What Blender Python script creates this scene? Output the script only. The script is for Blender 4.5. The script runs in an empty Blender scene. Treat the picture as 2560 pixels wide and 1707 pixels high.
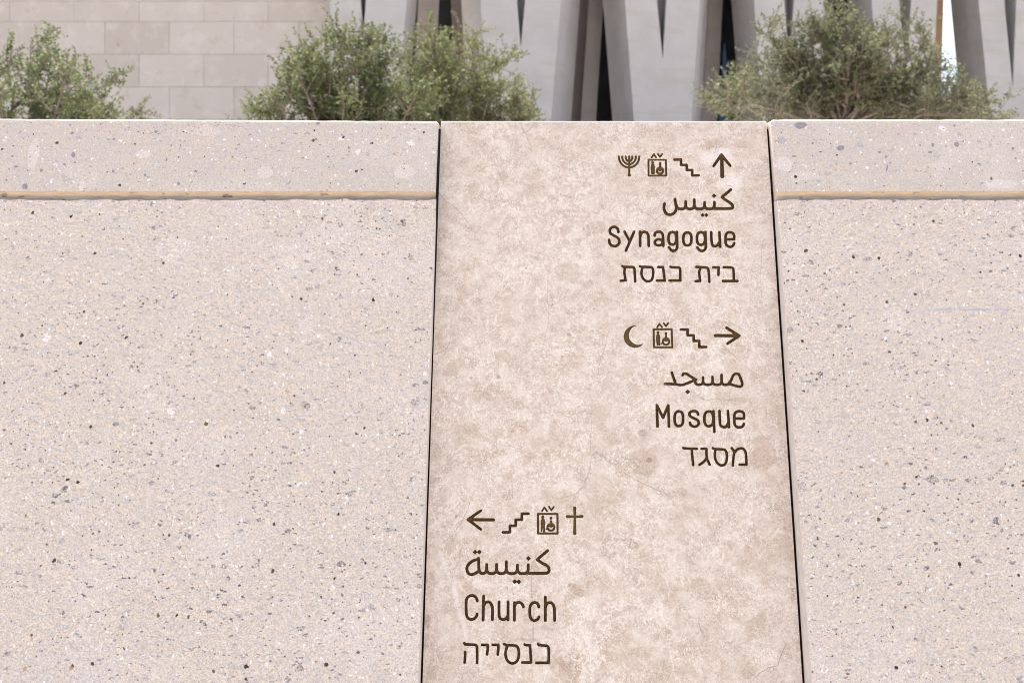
import bpy, bmesh, math, random
import numpy as np
from mathutils import Vector, noise as mnoise

random.seed(7)
scene = bpy.context.scene
COL = scene.collection

# ------------------------------------------------------------------ camera, sky, sun, exposure
CAM_H = 1.55                       # eye height over the lower paving
F = 40.0 / 36.0 * 2560.0           # focal length in photograph pixels
CX, HOR = 1280.0, 710.0            # vertical centre line and eye-level line of the photograph

cam_data = bpy.data.cameras.new("camera")
cam = bpy.data.objects.new("camera", cam_data)
COL.objects.link(cam)
cam.location = (0, 0, CAM_H)
cam.rotation_euler = (math.radians(90), 0, 0)
cam_data.lens = 40
cam_data.sensor_width = 36
cam_data.shift_y = -(1707 / 2 - HOR) / 2560.0
cam_data.clip_start = 0.05
cam_data.clip_end = 3000
cam_data.dof.use_dof = True
cam_data.dof.focus_distance = 1.82
cam_data.dof.aperture_fstop = 9.5
scene.camera = cam

SUN_EL, SUN_AZ = math.radians(64), math.radians(-14)   # behind the wall, a little to the left
world = bpy.data.worlds.new("World")
scene.world = world
world.use_nodes = True
wn = world.node_tree.nodes
sky = wn.new('ShaderNodeTexSky')
sky.sky_type = 'NISHITA'
sky.sun_disc = False
sky.sun_elevation = SUN_EL
sky.sun_rotation = SUN_AZ
sky.air_density = 1.0
sky.dust_density = 4.0
sky.ozone_density = 1.0
world.node_tree.links.new(sky.outputs[0], wn['Background'].inputs[0])
wn['Background'].inputs[1].default_value = 0.10

sun_data = bpy.data.lights.new("sun", 'SUN')
sun_data.energy = 3.6
sun_data.angle = math.radians(0.53)
sun_data.color = (1.0, 0.95, 0.87)
sun = bpy.data.objects.new("sun", sun_data)
COL.objects.link(sun)
sun_dir = Vector((math.sin(SUN_AZ) * math.cos(SUN_EL), math.cos(SUN_AZ) * math.cos(SUN_EL), math.sin(SUN_EL)))
sun.rotation_euler = sun_dir.to_track_quat('Z', 'Y').to_euler()

vs = scene.view_settings
vs.view_transform = 'Standard'
vs.look = 'None'
vs.gamma = 1.0
scene.cycles.filter_width = 1.0
scene.cycles.use_denoising = True
vs.exposure = 1.85


# ------------------------------------------------------------------ helpers
def at(px, py, Y):
    """the point of the vertical plane at distance Y that the photograph shows at (px, py)"""
    return Vector(((px - CX) / F * Y, Y, CAM_H + (HOR - py) / F * Y))


class Plane:                       # y = a + b * (z - CAM_H): a face leaning back by atan(b)
    def __init__(self, a, b):
        self.a, self.b = a, b
        self.n = Vector((0, -1, b)).normalized()        # outward, towards the viewer and up

    def at(self, px, py, out=0.0):
        k = (HOR - py) / F
        Y = self.a / (1 - self.b * k)
        return Vector(((px - CX) / F * Y, Y, CAM_H + k * Y)) + self.n * out

    def y(self, z):
        return self.a + self.b * (z - CAM_H)


SLAB = Plane(1.85, 0.323)
FACE = Plane(1.8225, 0.3440)


def add_mesh(name, verts, faces, mats, parent=None, face_mats=None, smooth=False):
    me = bpy.data.meshes.new(name)
    me.from_pydata([tuple(v) for v in verts], [], faces)
    if not isinstance(mats, (list, tuple)):
        mats = [mats]
    for m in mats:
        me.materials.append(m)
    if face_mats is not None:
        me.polygons.foreach_set("material_index", face_mats)
    if smooth:
        me.polygons.foreach_set("use_smooth", [True] * len(me.polygons))
    me.update()
    ob = bpy.data.objects.new(name, me)
    COL.objects.link(ob)
    if parent:
        ob.parent = parent
    return ob


def thing(name, label, cat, loc=(0, 0, 0), group=None):
    o = bpy.data.objects.new(name, None)
    o.empty_display_size = 0.1
    COL.objects.link(o)
    o.location = loc
    o['label'] = label
    o['category'] = cat
    if group:
        o['group'] = group
    return o


def tag(o, label, cat, group=None):
    o['label'] = label
    o['category'] = cat
    if group:
        o['group'] = group
    return o


def structure(o):
    o['kind'] = 'structure'
    return o


def loft(loops, cap=True):
    """join equal closed loops one after another into a tube"""
    verts, faces = [], []
    n = len(loops[0])
    for lp in loops:
        verts += lp
    for i in range(len(loops) - 1):
        for j in range(n):
            k = (j + 1) % n
            faces.append((i * n + j, i * n + k, (i + 1) * n + k, (i + 1) * n + j))
    if cap:
        faces.append(tuple(range(n))[::-1])
        faces.append(tuple(range((len(loops) - 1) * n, len(loops) * n)))
    return verts, faces


def box(x0, x1, y0, y1, z0, z1):
    v = [(x0, y0, z0), (x1, y0, z0), (x1, y1, z0), (x0, y1, z0), (x0, y0, z1), (x1, y0, z1), (x1, y1, z1), (x0, y1, z1)]
    f = [(0, 3, 2, 1), (4, 5, 6, 7), (0, 1, 5, 4), (1, 2, 6, 5), (2, 3, 7, 6), (3, 0, 4, 7)]
    return [Vector(p) for p in v], f


def fix_normals(ob):
    bm = bmesh.new()
    bm.from_mesh(ob.data)
    bmesh.ops.recalc_face_normals(bm, faces=bm.faces)
    bm.to_mesh(ob.data)
    bm.free()


# ------------------------------------------------------------------ materials
class Nodes:
    def __init__(self, name):
        self.m = bpy.data.materials.new(name)
        self.m.use_nodes = True
        self.t = self.m.node_tree
        self.b = self.t.nodes['Principled BSDF']
        self.out = self.t.nodes['Material Output']

    def new(self, kind, **kw):
        n = self.t.nodes.new(kind)
        for k, v in kw.items():
            setattr(n, k, v)
        return n

    def link(self, a, b):
        self.t.links.new(a, b)

    def put(self, sock, v):
        if isinstance(v, bpy.types.NodeSocket):
            self.link(v, sock)
        elif isinstance(v, tuple) and len(v) == 3 and sock.type == 'RGBA':
            sock.default_value = (*v, 1)
        else:
            sock.default_value = v

    def coord(self, scale=(1, 1, 1), loc=(0, 0, 0), rot=(0, 0, 0)):
        tc = self.new('ShaderNodeTexCoord')
        mp = self.new('ShaderNodeMapping')
        mp.inputs['Scale'].default_value = scale
        mp.inputs['Location'].default_value = loc
        mp.inputs['Rotation'].default_value = rot
        self.link(tc.outputs['Object'], mp.inputs['Vector'])
        return mp.outputs[0]

    def noise(self, vec, scale, detail=3, rough=0.55, dist=0.0, color=False):
        n = self.new('ShaderNodeTexNoise')
        self.link(vec, n.inputs['Vector'])
        n.inputs['Scale'].default_value = scale
        n.inputs['Detail'].default_value = detail
        n.inputs['Roughness'].default_value = rough
        n.inputs['Distortion'].default_value = dist
        return n.outputs['Color' if color else 'Fac']

    def voro(self, vec, scale, feature='F1', rnd=1.0):
        n = self.new('ShaderNodeTexVoronoi', feature=feature)
        self.link(vec, n.inputs['Vector'])
        n.inputs['Scale'].default_value = scale
        n.inputs['Randomness'].default_value = rnd
        return n

    def math(self, op, a, b=None, c=None, clamp=False):
        n = self.new('ShaderNodeMath', operation=op)
        n.use_clamp = clamp
        for s, v in zip(n.inputs, (a, b, c)):
            if v is not None:
                self.put(s, v)
        return n.outputs[0]

    def step(self, x, lo, hi):
        n = self.new('ShaderNodeMapRange', interpolation_type='SMOOTHSTEP')
        self.put(n.inputs['Value'], x)
        n.inputs['From Min'].default_value = lo
        n.inputs['From Max'].default_value = hi
        return n.outputs[0]

    def mix(self, fac, a, b, blend='MIX'):
        n = self.new('ShaderNodeMix', data_type='RGBA', blend_type=blend)
        self.put(n.inputs[0], fac)
        self.put(n.inputs[6], a)
        self.put(n.inputs[7], b)
        return n.outputs[2]

    def warp(self, vec, scale, amount, detail=2):
        c = self.noise(vec, scale, detail, color=True)
        n1 = self.new('ShaderNodeVectorMath', operation='SUBTRACT')
        self.link(c, n1.inputs[0])
        n1.inputs[1].default_value = (0.5, 0.5, 0.5)
        n2 = self.new('ShaderNodeVectorMath', operation='SCALE')
        self.link(n1.outputs[0], n2.inputs[0])
        n2.inputs['Scale'].default_value = amount
        n3 = self.new('ShaderNodeVectorMath', operation='ADD')
        self.link(vec, n3.inputs[0])
        self.link(n2.outputs[0], n3.inputs[1])
        return n3.outputs[0]

    def sep(self, col):
        n = self.new('ShaderNodeSeparateColor')
        self.link(col, n.inputs[0])
        return n.outputs

    def bump(self, height, strength, dist):
        n = self.new('ShaderNodeBump')
        n.inputs['Strength'].default_value = strength
        n.inputs['Distance'].default_value = dist
        self.link(height, n.inputs['Height'])
        self.link(n.outputs[0], self.b.inputs['Normal'])

    def done(self, color=None, rough=0.8, spec=0.3, metal=0.0):
        if color is not None:
            self.put(self.b.inputs['Base Color'], color)
        self.put(self.b.inputs['Roughness'], rough)
        self.b.inputs['Specular IOR Level'].default_value = spec
        self.b.inputs['Metallic'].default_value = metal
        return self.m


def chips(N, vec, scale, keep, r0, r1, soft=0.06):
    """mask of scattered stones: the share keep of the voronoi cells, each with its own radius"""
    v = N.voro(vec, scale)
    r, g, b = N.sep(v.outputs['Color'])[:3]
    rad = N.math('MULTIPLY_ADD', g, r1 - r0, r0)
    edge = N.math('SUBTRACT', rad, v.outputs['Distance'])
    inside = N.step(edge, 0.0, soft)
    on = N.math('LESS_THAN', r, keep)
    return N.math('MULTIPLY', inside, on), b


def blob(N, p, rx, rz, ang, lo=1.0, hi=0.75, wob=0.25, wscale=40):
    """mask of one stain or fragment lying in a face: centre p, half sizes in metres, turned by ang degrees"""
    tc = N.new('ShaderNodeTexCoord')
    mp = N.new('ShaderNodeMapping', vector_type='TEXTURE')
    mp.inputs['Location'].default_value = p
    mp.inputs['Rotation'].default_value = (0, math.radians(ang), 0)
    mp.inputs['Scale'].default_value = (rx, 5.0, rz)
    N.link(N.warp(tc.outputs['Object'], wscale, wob * min(rx, rz) * 2, 3), mp.inputs['Vector'])
    ln = N.new('ShaderNodeVectorMath', operation='LENGTH')
    N.link(mp.outputs[0], ln.inputs[0])
    return N.step(ln.outputs['Value'], lo, hi)


def ridge(N, vec, scale, width, detail=3, rough=0.6):
    """thin wandering lines"""
    r = N.math('ABSOLUTE', N.math('SUBTRACT', N.noise(vec, scale, detail, rough), 0.5))
    return N.math('SUBTRACT', 1.0, N.step(r, 0.0, width))


def concrete(name, rough_face=True, seed=0.0, chalk=False, gain=1.0, blobs=()):
    N = Nodes(name)
    v = N.coord(loc=(seed, seed * 0.7, seed * 1.3))
    vf = N.coord(scale=(0.62, 1, 1), loc=(seed + 3, 1, 2), rot=(0, 0.35, 0))   # lying, slightly long stones
    vl = N.coord(scale=(0.75, 1, 1), loc=(seed + 1, 4, 2))
    g = gain
    cream = (0.605 * g, 0.536 * g, 0.463 * g)
    grey = (0.570 * g, 0.518 * g, 0.476 * g)
    ochre = (0.68 * g, 0.565 * g, 0.425 * g)
    pale = (0.645 * g, 0.59 * g, 0.545 * g)
    big = N.noise(v, 6, 4, 0.6)
    mid = N.noise(vl, 150 if rough_face else 50, 4, 0.65)
    fine = N.noise(v, 480, 3, 0.7)
    col = N.mix(N.step(mid, 0.40, 0.60), grey, cream)
    worn = N.step(N.noise(v, 11, 4, 0.62), 0.36, 0.60)          # rougher and smoother areas
    if rough_face:
        och = N.step(N.noise(N.coord(scale=(.8, 1, 1), loc=(9 + seed, 0, 0)), 260, 3, 0.6), 0.52, 0.62)
        col = N.mix(N.math('MULTIPLY', och, N.math('MULTIPLY_ADD', worn, 0.55, 0.20)), col, ochre)
        ln = ridge(N, N.warp(vl, 150, 0.006), 230, 0.035)
        col = N.mix(N.math('MULTIPLY', ln, N.math('MULTIPLY_ADD', worn, 0.26, 0.08)), col, (0.36 * g, 0.34 * g, 0.345 * g))
    else:
        och = N.step(N.noise(N.coord(loc=(9 + seed, 0, 0)), 300, 2, 0.6), 0.60, 0.68)
        col = N.mix(N.math('MULTIPLY', och, 0.30), col, ochre)
        ln = ridge(N, N.warp(v, 150, 0.006), 210, 0.025)
        col = N.mix(N.math('MULTIPLY', ln, 0.16), col, (0.36 * g, 0.33 * g, 0.33 * g))
    col = N.mix(N.math('MULTIPLY', N.step(big, 0.50, 0.64), 0.40), col, pale)
    # large pale mortar patches
    pm, _ = chips(N, N.warp(v, 30, 0.035), 9 if rough_face else 14, 0.20, 0.12, 0.36, 0.05)
    col = N.mix(N.math('MULTIPLY', pm, 0.5 if rough_face else 0.6), col, pale)
    for (p, rx, rz, ang, tone, amt) in blobs:
        col = N.mix(N.math('MULTIPLY', blob(N, p, rx, rz, ang), amt), col, tone)
    # grey violet aggregate, three sizes
    clump = N.step(N.noise(v, 9, 3, 0.6), 0.40, 0.62)
    if rough_face:
        a0, ab0 = chips(N, N.warp(vf, 90, 0.018), 50, 0.20, 0.08, 0.28, 0.05)
        pit = N.step(N.noise(v, 330, 2, 0.7), 0.40, 0.56)
        col = N.mix(N.math('MULTIPLY', a0, N.math('MULTIPLY_ADD', pit, -0.75, 1.0)), col, N.mix(ab0, (0.13 * g, 0.12 * g, 0.13 * g), (0.33 * g, 0.305 * g, 0.315 * g)))
    a1, ab = chips(N, N.warp(vf, 130, 0.012), 100 if rough_face else 110, 0.34, 0.10, 0.34, 0.05)
    grain = N.step(N.noise(v, 420, 2, 0.6), 0.42, 0.60)
    stone = N.mix(ab, (0.15 * g, 0.14 * g, 0.15 * g), (0.40 * g, 0.375 * g, 0.385 * g))
    patchy = N.math('MULTIPLY_ADD', N.step(N.noise(N.coord(loc=(seed, 6, 6)), 5, 4, 0.65), 0.38, 0.60), 0.80, 0.35)
    amt = N.math('MULTIPLY', N.math('MULTIPLY', a1, patchy), N.math('MULTIPLY_ADD', grain, -0.6, 1.0) if rough_face else N.math('MULTIPLY_ADD', clump, 0.35, 0.15))
    col = N.mix(amt, col, stone)
    a2, ab2 = chips(N, N.warp(vf, 260, 0.008), 200, 0.36 if rough_face else 0.30, 0.10, 0.40, 0.08)
    col = N.mix(N.math('MULTIPLY', N.math('MULTIPLY', a2, patchy), 0.95 if rough_face else 0.5), col, N.mix(ab2, (0.12 * g, 0.105 * g, 0.11 * g), (0.36 * g, 0.33 * g, 0.33 * g)))
    # white grains
    w1, _ = chips(N, N.warp(N.coord(loc=(5 + seed, 2, 8)), 200, 0.008), 160, 0.20, 0.12, 0.38, 0.06)
    col = N.mix(N.math('MULTIPLY', w1, 0.9), col, (0.83 * g, 0.80 * g, 0.78 * g))
    w2, _ = chips(N, N.warp(N.coord(loc=(1 + seed, 7, 3)), 90, 0.015), 34, 0.08, 0.08, 0.24, 0.04)
    col = N.mix(N.math('MULTIPLY', w2, 0.75), col, (0.80 * g, 0.78 * g, 0.76 * g))
    # fine grain
    gr = N.step(fine, 0.30, 0.70)
    col = N.mix(1.0, col, N.mix(gr, (0.82, 0.80, 0.79), (1.16, 1.16, 1.15)), 'MULTIPLY')
    # pores and rusty specks
    p1, pb = chips(N, N.warp(N.coord(loc=(2 + seed, 5, 6)), 150, 0.006), 44, 0.55, 0.05, 0.15, 0.03)
    col = N.mix(N.math('MULTIPLY', p1, 0.95), col, N.mix(pb, (0.035, 0.022, 0.015), (0.20, 0.115, 0.05)))
    p2, _ = chips(N, N.warp(N.coord(loc=(8 + seed, 3, 1)), 200, 0.004), 125, 0.36, 0.06, 0.20, 0.05)
    col = N.mix(N.math('MULTIPLY', p2, 0.90), col, (0.12, 0.085, 0.07))
    r1, _ = chips(N, N.warp(N.coord(loc=(3 + seed, 8, 2)), 150, 0.006), 30, 0.10, 0.03, 0.12, 0.05)
    col = N.mix(N.math('MULTIPLY', r1, 0.7), col, (0.55, 0.25, 0.09))
    if chalk:                      # worn blue setting-out line
        s = N.new('ShaderNodeSeparateXYZ')
        N.link(N.coord(), s.inputs[0])
        dz = N.math('ABSOLUTE', N.math('SUBTRACT', s.outputs[2], CHALK_Z))
        band = N.math('SUBTRACT', 1.0, N.step(dz, 0.0006, 0.0022))
        worn2 = N.step(N.noise(N.coord(scale=(1, 1, 1)), 60, 4, 0.75), 0.44, 0.60)
        x_on = N.step(s.outputs[0], 0.505, 0.56)
        col = N.mix(N.math('MULTIPLY', N.math('MULTIPLY', band, worn2), N.math('MULTIPLY', x_on, 0.6)), col, (0.33, 0.41, 0.60))
    h = N.math('ADD', N.math('MULTIPLY', fine, 0.6), N.math('MULTIPLY', mid, 1.0))
    h = N.math('SUBTRACT', h, N.math('MULTIPLY', p1, 1.6))
    if rough_face:
        h = N.math('ADD', h, N.math('MULTIPLY', a1, 0.35))
        h = N.math('SUBTRACT', h, N.math('MULTIPLY', p2, 1.0))
        h = N.math('SUBTRACT', h, N.math('MULTIPLY', ln, 0.4))
        N.bump(h, 0.7, 0.0022)
    else:
        N.bump(h, 0.25, 0.0008)
    return N.done(col, 0.85, 0.2)


def limestone(name, frags=(), pales=()):
    N = Nodes(name)
    v = N.coord()
    tan = (0.562, 0.452, 0.350)
    pale = (0.685, 0.598, 0.505)
    area = N.noise(N.warp(v, 6, 0.08, 2), 4.5, 4, 0.6)
    # breccia: ragged pale matrix against tan pieces, at two sizes
    wa = N.warp(N.coord(scale=(0.85, 1, 1), rot=(0, 0.6, 0)), 18, 0.045, 3)
    n1 = N.noise(wa, 44, 10, 0.76)
    n1 = N.math('ADD', n1, N.math('MULTIPLY_ADD', area, 0.12, -0.06))
    col = N.mix(N.step(n1, 0.40, 0.58), tan, pale)
    n2 = N.noise(N.warp(N.coord(loc=(6, 2, 9)), 40, 0.02, 3), 48, 8, 0.72)
    col = N.mix(N.math('MULTIPLY', N.step(n2, 0.52, 0.60), 0.40), col, (0.55, 0.42, 0.32))
    for sc, off, keep, r0, r1, dark, light, amt in ((12, 0, 0.25, 0.10, 0.40, (0.46, 0.345, 0.25), (0.60, 0.49, 0.395), 0.55),
                                                    (24, 4, 0.28, 0.10, 0.42, (0.43, 0.315, 0.225), (0.63, 0.52, 0.43), 0.55),
                                                    (46, 8, 0.30, 0.10, 0.42, (0.40, 0.29, 0.205), (0.66, 0.555, 0.465), 0.50)):
        w_ = N.warp(N.warp(N.coord(loc=(off, off * 1.3, off * .7), scale=(0.75, 1, 1), rot=(0, 0.5 + off * .12, 0)), sc * .9, 0.5 / sc, 2), sc * 5, 0.12 / sc, 2)
        mk_, tone_ = chips(N, w_, sc, keep, r0, r1, 0.03)
        col = N.mix(N.math('MULTIPLY', mk_, amt), col, N.mix(tone_, dark, light))
    for off, sc, wd in ((0, 8, 0.010), (6, 13, 0.012)):       # pale healed veins
        ve = ridge(N, N.warp(N.coord(loc=(off, 3, off), scale=(1.3, 1, 0.8), rot=(0, 0.5, 0)), 25, 0.02, 3), sc, wd, 4, 0.6)
        vm = N.step(N.noise(N.coord(loc=(off + 2, 1, 1)), 7, 3, 0.6), 0.44, 0.56)
        col = N.mix(N.math('MULTIPLY', N.math('MULTIPLY', ve, vm), 0.75), col, (0.80, 0.73, 0.66))
    f3, fb3 = chips(N, N.warp(v, 180, 0.010, 3), 150, 0.16, 0.12, 0.36, 0.08)
    col = N.mix(N.math('MULTIPLY', f3, 0.55), col, N.mix(fb3, (0.36, 0.25, 0.18), (0.62, 0.50, 0.41)))
    for (p, rx, rz, ang, tone, amt) in frags:
        col = N.mix(N.math('MULTIPLY', blob(N, p, rx, rz, ang, 1.0, 0.86, 0.30, 60), amt), col, tone)
    for (p, rx, rz, ang, tone, amt) in pales:
        col = N.mix(N.math('MULTIPLY', blob(N, p, rx, rz, ang, 1.1, 0.4, 0.5, 30), amt), col, tone)
    # white lacework and brown flecks
    lacemask = N.step(N.noise(v, 17, 3, 0.6), 0.36, 0.60)
    lace = ridge(N, N.warp(v, 60, 0.03, 2), 70, 0.04, 4, 0.68)
    col = N.mix(N.math('MULTIPLY', N.math('MULTIPLY', lace, lacemask), 0.9), col, (0.84, 0.775, 0.69))
    lace2 = ridge(N, N.warp(N.coord(loc=(4, 4, 4)), 120, 0.014, 2), 190, 0.07)
    col = N.mix(N.math('MULTIPLY', lace2, 0.35), col, (0.80, 0.715, 0.645))
    brn = ridge(N, N.warp(N.coord(loc=(2, 9, 4)), 120, 0.012), 260, 0.035)
    brm = N.step(N.noise(N.coord(loc=(1, 2, 3)), 40, 3, 0.65), 0.46, 0.62)
    col = N.mix(N.math('MULTIPLY', N.math('MULTIPLY', brn, brm), 0.8), col, (0.31, 0.215, 0.155))
    # a few faint hair lines
    e = N.voro(N.warp(N.coord(loc=(3, 3, 3), scale=(1.6, 1, 0.8), rot=(0, 0.8, 0)), 10, 0.05, 4), 5.0, 'DISTANCE_TO_EDGE')
    crack = N.math('SUBTRACT', 1.0, N.step(e.outputs['Distance'], 0.0, 0.007))
    m = N.step(N.noise(N.coord(loc=(1, 0, 0)), 6, 3, 0.6), 0.50, 0.58)
    col = N.mix(N.math('MULTIPLY', N.math('MULTIPLY', crack, m), 0.5), col, (0.34, 0.26, 0.22))
    gr = N.noise(v, 520, 2, 0.65)
    col = N.mix(1.0, col, N.mix(N.step(gr, 0.3, 0.7), (0.92, 0.905, 0.895), (1.08, 1.08, 1.08)), 'MULTIPLY')
    d, db = chips(N, N.warp(N.coord(loc=(7, 1, 2)), 120, 0.008), 46, 0.22, 0.04, 0.16, 0.05)
    col = N.mix(N.math('MULTIPLY', d, 0.6), col, N.mix(db, (0.25, 0.19, 0.17), (0.42, 0.30, 0.20)))
    N.bump(N.math('ADD', gr, lace), 0.12, 0.0006)
    return N.done(col, 0.55, 0.3)


def plain(name, color, rough=0.7, spec=0.3, var=0.10, scale=8, bump=0.0, metal=0.0):
    N = Nodes(name)
    n = N.noise(N.coord(), scale, 5, 0.6)
    lo = tuple(c * (1 - var) for c in color)
    hi = tuple(min(1, c * (1 + var)) for c in color)
    col = N.mix(N.step(n, 0.3, 0.7), lo, hi)
    if bump:
        N.bump(N.noise(N.coord(), scale * 6, 4, 0.6), 0.5, bump)
    return N.done(col, rough, spec, metal)


def cast(name, color, streak=0.10):
    """board-marked pale concrete of the columns: faint pour bands and stains"""
    N = Nodes(name)
    v = N.coord()
    n = N.noise(v, 1.2, 6, 0.62)
    s = N.noise(N.coord(scale=(0.35, 0.35, 2.4)), 1.6, 4, 0.6)
    col = N.mix(N.step(n, 0.3, 0.7), tuple(c * 0.93 for c in color), tuple(c * 1.06 for c in color))
    stain = (color[0] * 0.93, color[1] * 0.90, color[2] * 0.82)
    col = N.mix(N.math('MULTIPLY', N.step(s, 0.52, 0.64), 0.7), col, stain)
    N.bump(N.noise(v, 30, 4, 0.6), 0.3, 0.004)
    return N.done(col, 0.8, 0.25)


def blocks_mat(name):
    N = Nodes(name)
    v = N.coord()
    geo = N.new('ShaderNodeNewGeometry')
    rnd = geo.outputs['Random Per Island']
    col = N.mix(rnd, (0.455, 0.402, 0.352), (0.515, 0.462, 0.412))
    w = N.warp(v, 2.5, 0.5, 3)
    col = N.mix(N.math('MULTIPLY', N.step(N.noise(w, 2.2, 6, 0.66), 0.48, 0.66), 0.6), col, (0.58, 0.525, 0.48))
    col = N.mix(N.math('MULTIPLY', N.step(N.noise(N.warp(N.coord(loc=(3, 3, 3)), 3, 0.6, 3), 3.2, 6, 0.7), 0.55, 0.70), 0.55), col, (0.40, 0.32, 0.265))
    d, _ = chips(N, N.warp(v, 8, 0.12, 3), 3.0, 0.18, 0.06, 0.22, 0.1)
    col = N.mix(N.math('MULTIPLY', d, 0.5), col, (0.33, 0.26, 0.215))
    return N.done(col, 0.8, 0.2)


def leaf_mat(name, dark, light, tip):
    N = Nodes(name)
    geo = N.new('ShaderNodeNewGeometry')
    rnd = geo.outputs['Random Per Island']
    cl = N.step(N.noise(N.coord(), 5.5, 3, 0.6), 0.35, 0.65)
    col = N.mix(cl, dark, light)
    col = N.mix(N.step(rnd, 0.62, 1.0), col, tip)
    N.put(N.b.inputs['Base Color'], col)
    N.b.inputs['Roughness'].default_value = 0.6
    N.b.inputs['Specular IOR Level'].default_value = 0.25
    tr = N.new('ShaderNodeBsdfTranslucent')
    N.link(col, tr.inputs['Color'])
    mx = N.new('ShaderNodeMixShader')
    mx.inputs[0].default_value = 0.40
    N.link(N.b.outputs[0], mx.inputs[1])
    N.link(tr.outputs[0], mx.inputs[2])
    N.link(mx.outputs[0], N.out.inputs['Surface'])
    return N.m


CHALK_Z = FACE.at(2300, 774).z
def sl(ox, oy, k, x, y):
    return tuple(SLAB.at(ox + x / k, oy + y / k))


PXM = 1.85 / F
TAN1, TAN2, TAN3 = (0.43, 0.31, 0.22), (0.49, 0.37, 0.275), (0.28, 0.19, 0.13)
Z2, Z3 = (1040, 800, 2.351), (1040, 1040, 2.351)
frags = [(sl(*Z3, x, y), rx / 2.351 * PXM, ry / 2.351 * PXM, ang, tone, amt) for (x, y, rx, ry, ang, tone, amt) in (
    (1258, 745, 58, 26, 32, TAN1, .75), (940, 1018, 56, 26, 38, TAN1, .75), (888, 1065, 24, 44, 20, TAN2, .7),
    (905, 1480, 66, 84, 10, TAN1, .6), (1335, 270, 88, 72, 20, TAN2, .7), (1372, 258, 20, 14, 0, TAN3, .7),
    (2035, 215, 88, 100, 0, TAN2, .6), (330, 1022, 60, 20, 20, TAN2, .7), (255, 935, 34, 20, 30, TAN2, .7),
    (66, 1205, 20, 36, 0, TAN1, .6), (1690, 1030, 60, 90, -40, TAN2, .6), (2000, 1240, 50, 80, 40, TAN2, .6),
    (1330, 100, 26, 20, 20, (0.27, 0.22, 0.21), .6), (2200, 1022, 18, 11, -25, (0.36, 0.26, 0.15), .7), (700, 888, 26, 16, 30, TAN1, .6))]
pales = [(sl(*Z3, x, y), rx / 2.351 * PXM, ry / 2.351 * PXM, ang, (0.79, 0.715, 0.655), amt) for (x, y, rx, ry, ang, amt) in (
    (170, 880, 16, 110, -24, .7), (240, 1080, 22, 130, -14, .75), (285, 1250, 16, 90, -10, .6), (995, 1290, 18, 130, -28, .6),
    (770, 60, 22, 90, 8, .6), (330, 380, 40, 60, 15, .4))]
pales += [(tuple(SLAB.at(1790, 392)), 58 * PXM, 26 * PXM, -15, (0.78, 0.72, 0.67), .8), (tuple(SLAB.at(1830, 455)), 40 * PXM, 30 * PXM, -30, (0.78, 0.72, 0.67), .7)]
M_LIME = limestone("beige_limestone", frags, pales)
PALE = (0.69, 0.625, 0.58)


def fb(px, py, rx, ry, ang=0, tone=PALE, amt=.75):
    return (tuple(FACE.at(px, py)), rx * PXM, ry * PXM, ang, tone, amt)


M_ROUGH = concrete("blasted_concrete", True, 0.0, gain=1.21, blobs=[fb(1060, 960, 26, 75, 8), fb(965, 545, 24, 18), fb(310, 565, 36, 18, -15), fb(415, 570, 20, 10),
                                                       fb(170, 1660, 110, 55, 10, amt=.6), fb(500, 1180, 90, 40, 5, amt=.4), fb(1035, 1215, 18, 20), fb(40, 578, 12, 10)])
M_ROUGH2 = concrete("blasted_concrete_with_chalk_line", True, 4.3, chalk=True, gain=1.21, blobs=[fb(2112, 630, 20, 14), fb(2500, 510, 38, 18), fb(2275, 735, 26, 16), fb(2170, 1655, 22, 16), fb(2140, 1120, 60, 30, amt=.4)])
M_COPE = concrete("ground_concrete", False, 1.7, blobs=[fb(84, 385, 16, 48, 0), fb(358, 387, 22, 12), fb(662, 430, 24, 18), fb(205, 465, 9, 16), fb(1010, 430, 30, 22), fb(520, 330, 40, 14, amt=.5)])
M_COPE2 = concrete("ground_concrete_coarse", False, 6.1, blobs=[fb(1960, 410, 26, 22, amt=.9), fb(2010, 440, 40, 12, amt=.5), fb(2500, 460, 50, 14), fb(2350, 415, 30, 14, amt=.5)])
M_CHIP_D = plain("dark_violet_aggregate", (0.30, 0.275, 0.29), 0.7, 0.3, 0.16, 300)
M_CHIP_L = plain("grey_aggregate", (0.46, 0.43, 0.44), 0.7, 0.3, 0.14, 300)
M_CHIP_W = plain("white_aggregate", (0.78, 0.76, 0.73), 0.7, 0.3, 0.05, 300)
M_CHIP_B = plain("brown_pore", (0.05, 0.03, 0.02), 0.9, 0.1, 0.2, 300)
M_CRACK = plain("hairline_crack", (0.36, 0.285, 0.25), 0.9, 0.1, 0.3, 200)
M_RETURN = plain("cast_concrete_edge", (0.66, 0.595, 0.55), 0.8, 0.2, 0.08, 60, 0.001)
def groove_mat(name, color, dark, share):
    """coping groove: streaks along it, small stones, light and shade painted in"""
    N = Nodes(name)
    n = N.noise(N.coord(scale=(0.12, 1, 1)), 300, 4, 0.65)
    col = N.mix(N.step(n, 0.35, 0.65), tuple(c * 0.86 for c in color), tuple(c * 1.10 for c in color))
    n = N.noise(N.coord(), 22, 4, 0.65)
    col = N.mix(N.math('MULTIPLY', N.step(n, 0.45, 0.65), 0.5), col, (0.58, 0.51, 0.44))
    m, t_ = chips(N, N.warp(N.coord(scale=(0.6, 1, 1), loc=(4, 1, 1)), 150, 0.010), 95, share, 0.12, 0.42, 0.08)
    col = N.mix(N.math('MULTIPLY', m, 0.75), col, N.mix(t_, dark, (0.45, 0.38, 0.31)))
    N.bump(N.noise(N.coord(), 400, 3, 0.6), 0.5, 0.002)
    return N.done(col, 0.9, 0.15)


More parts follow.
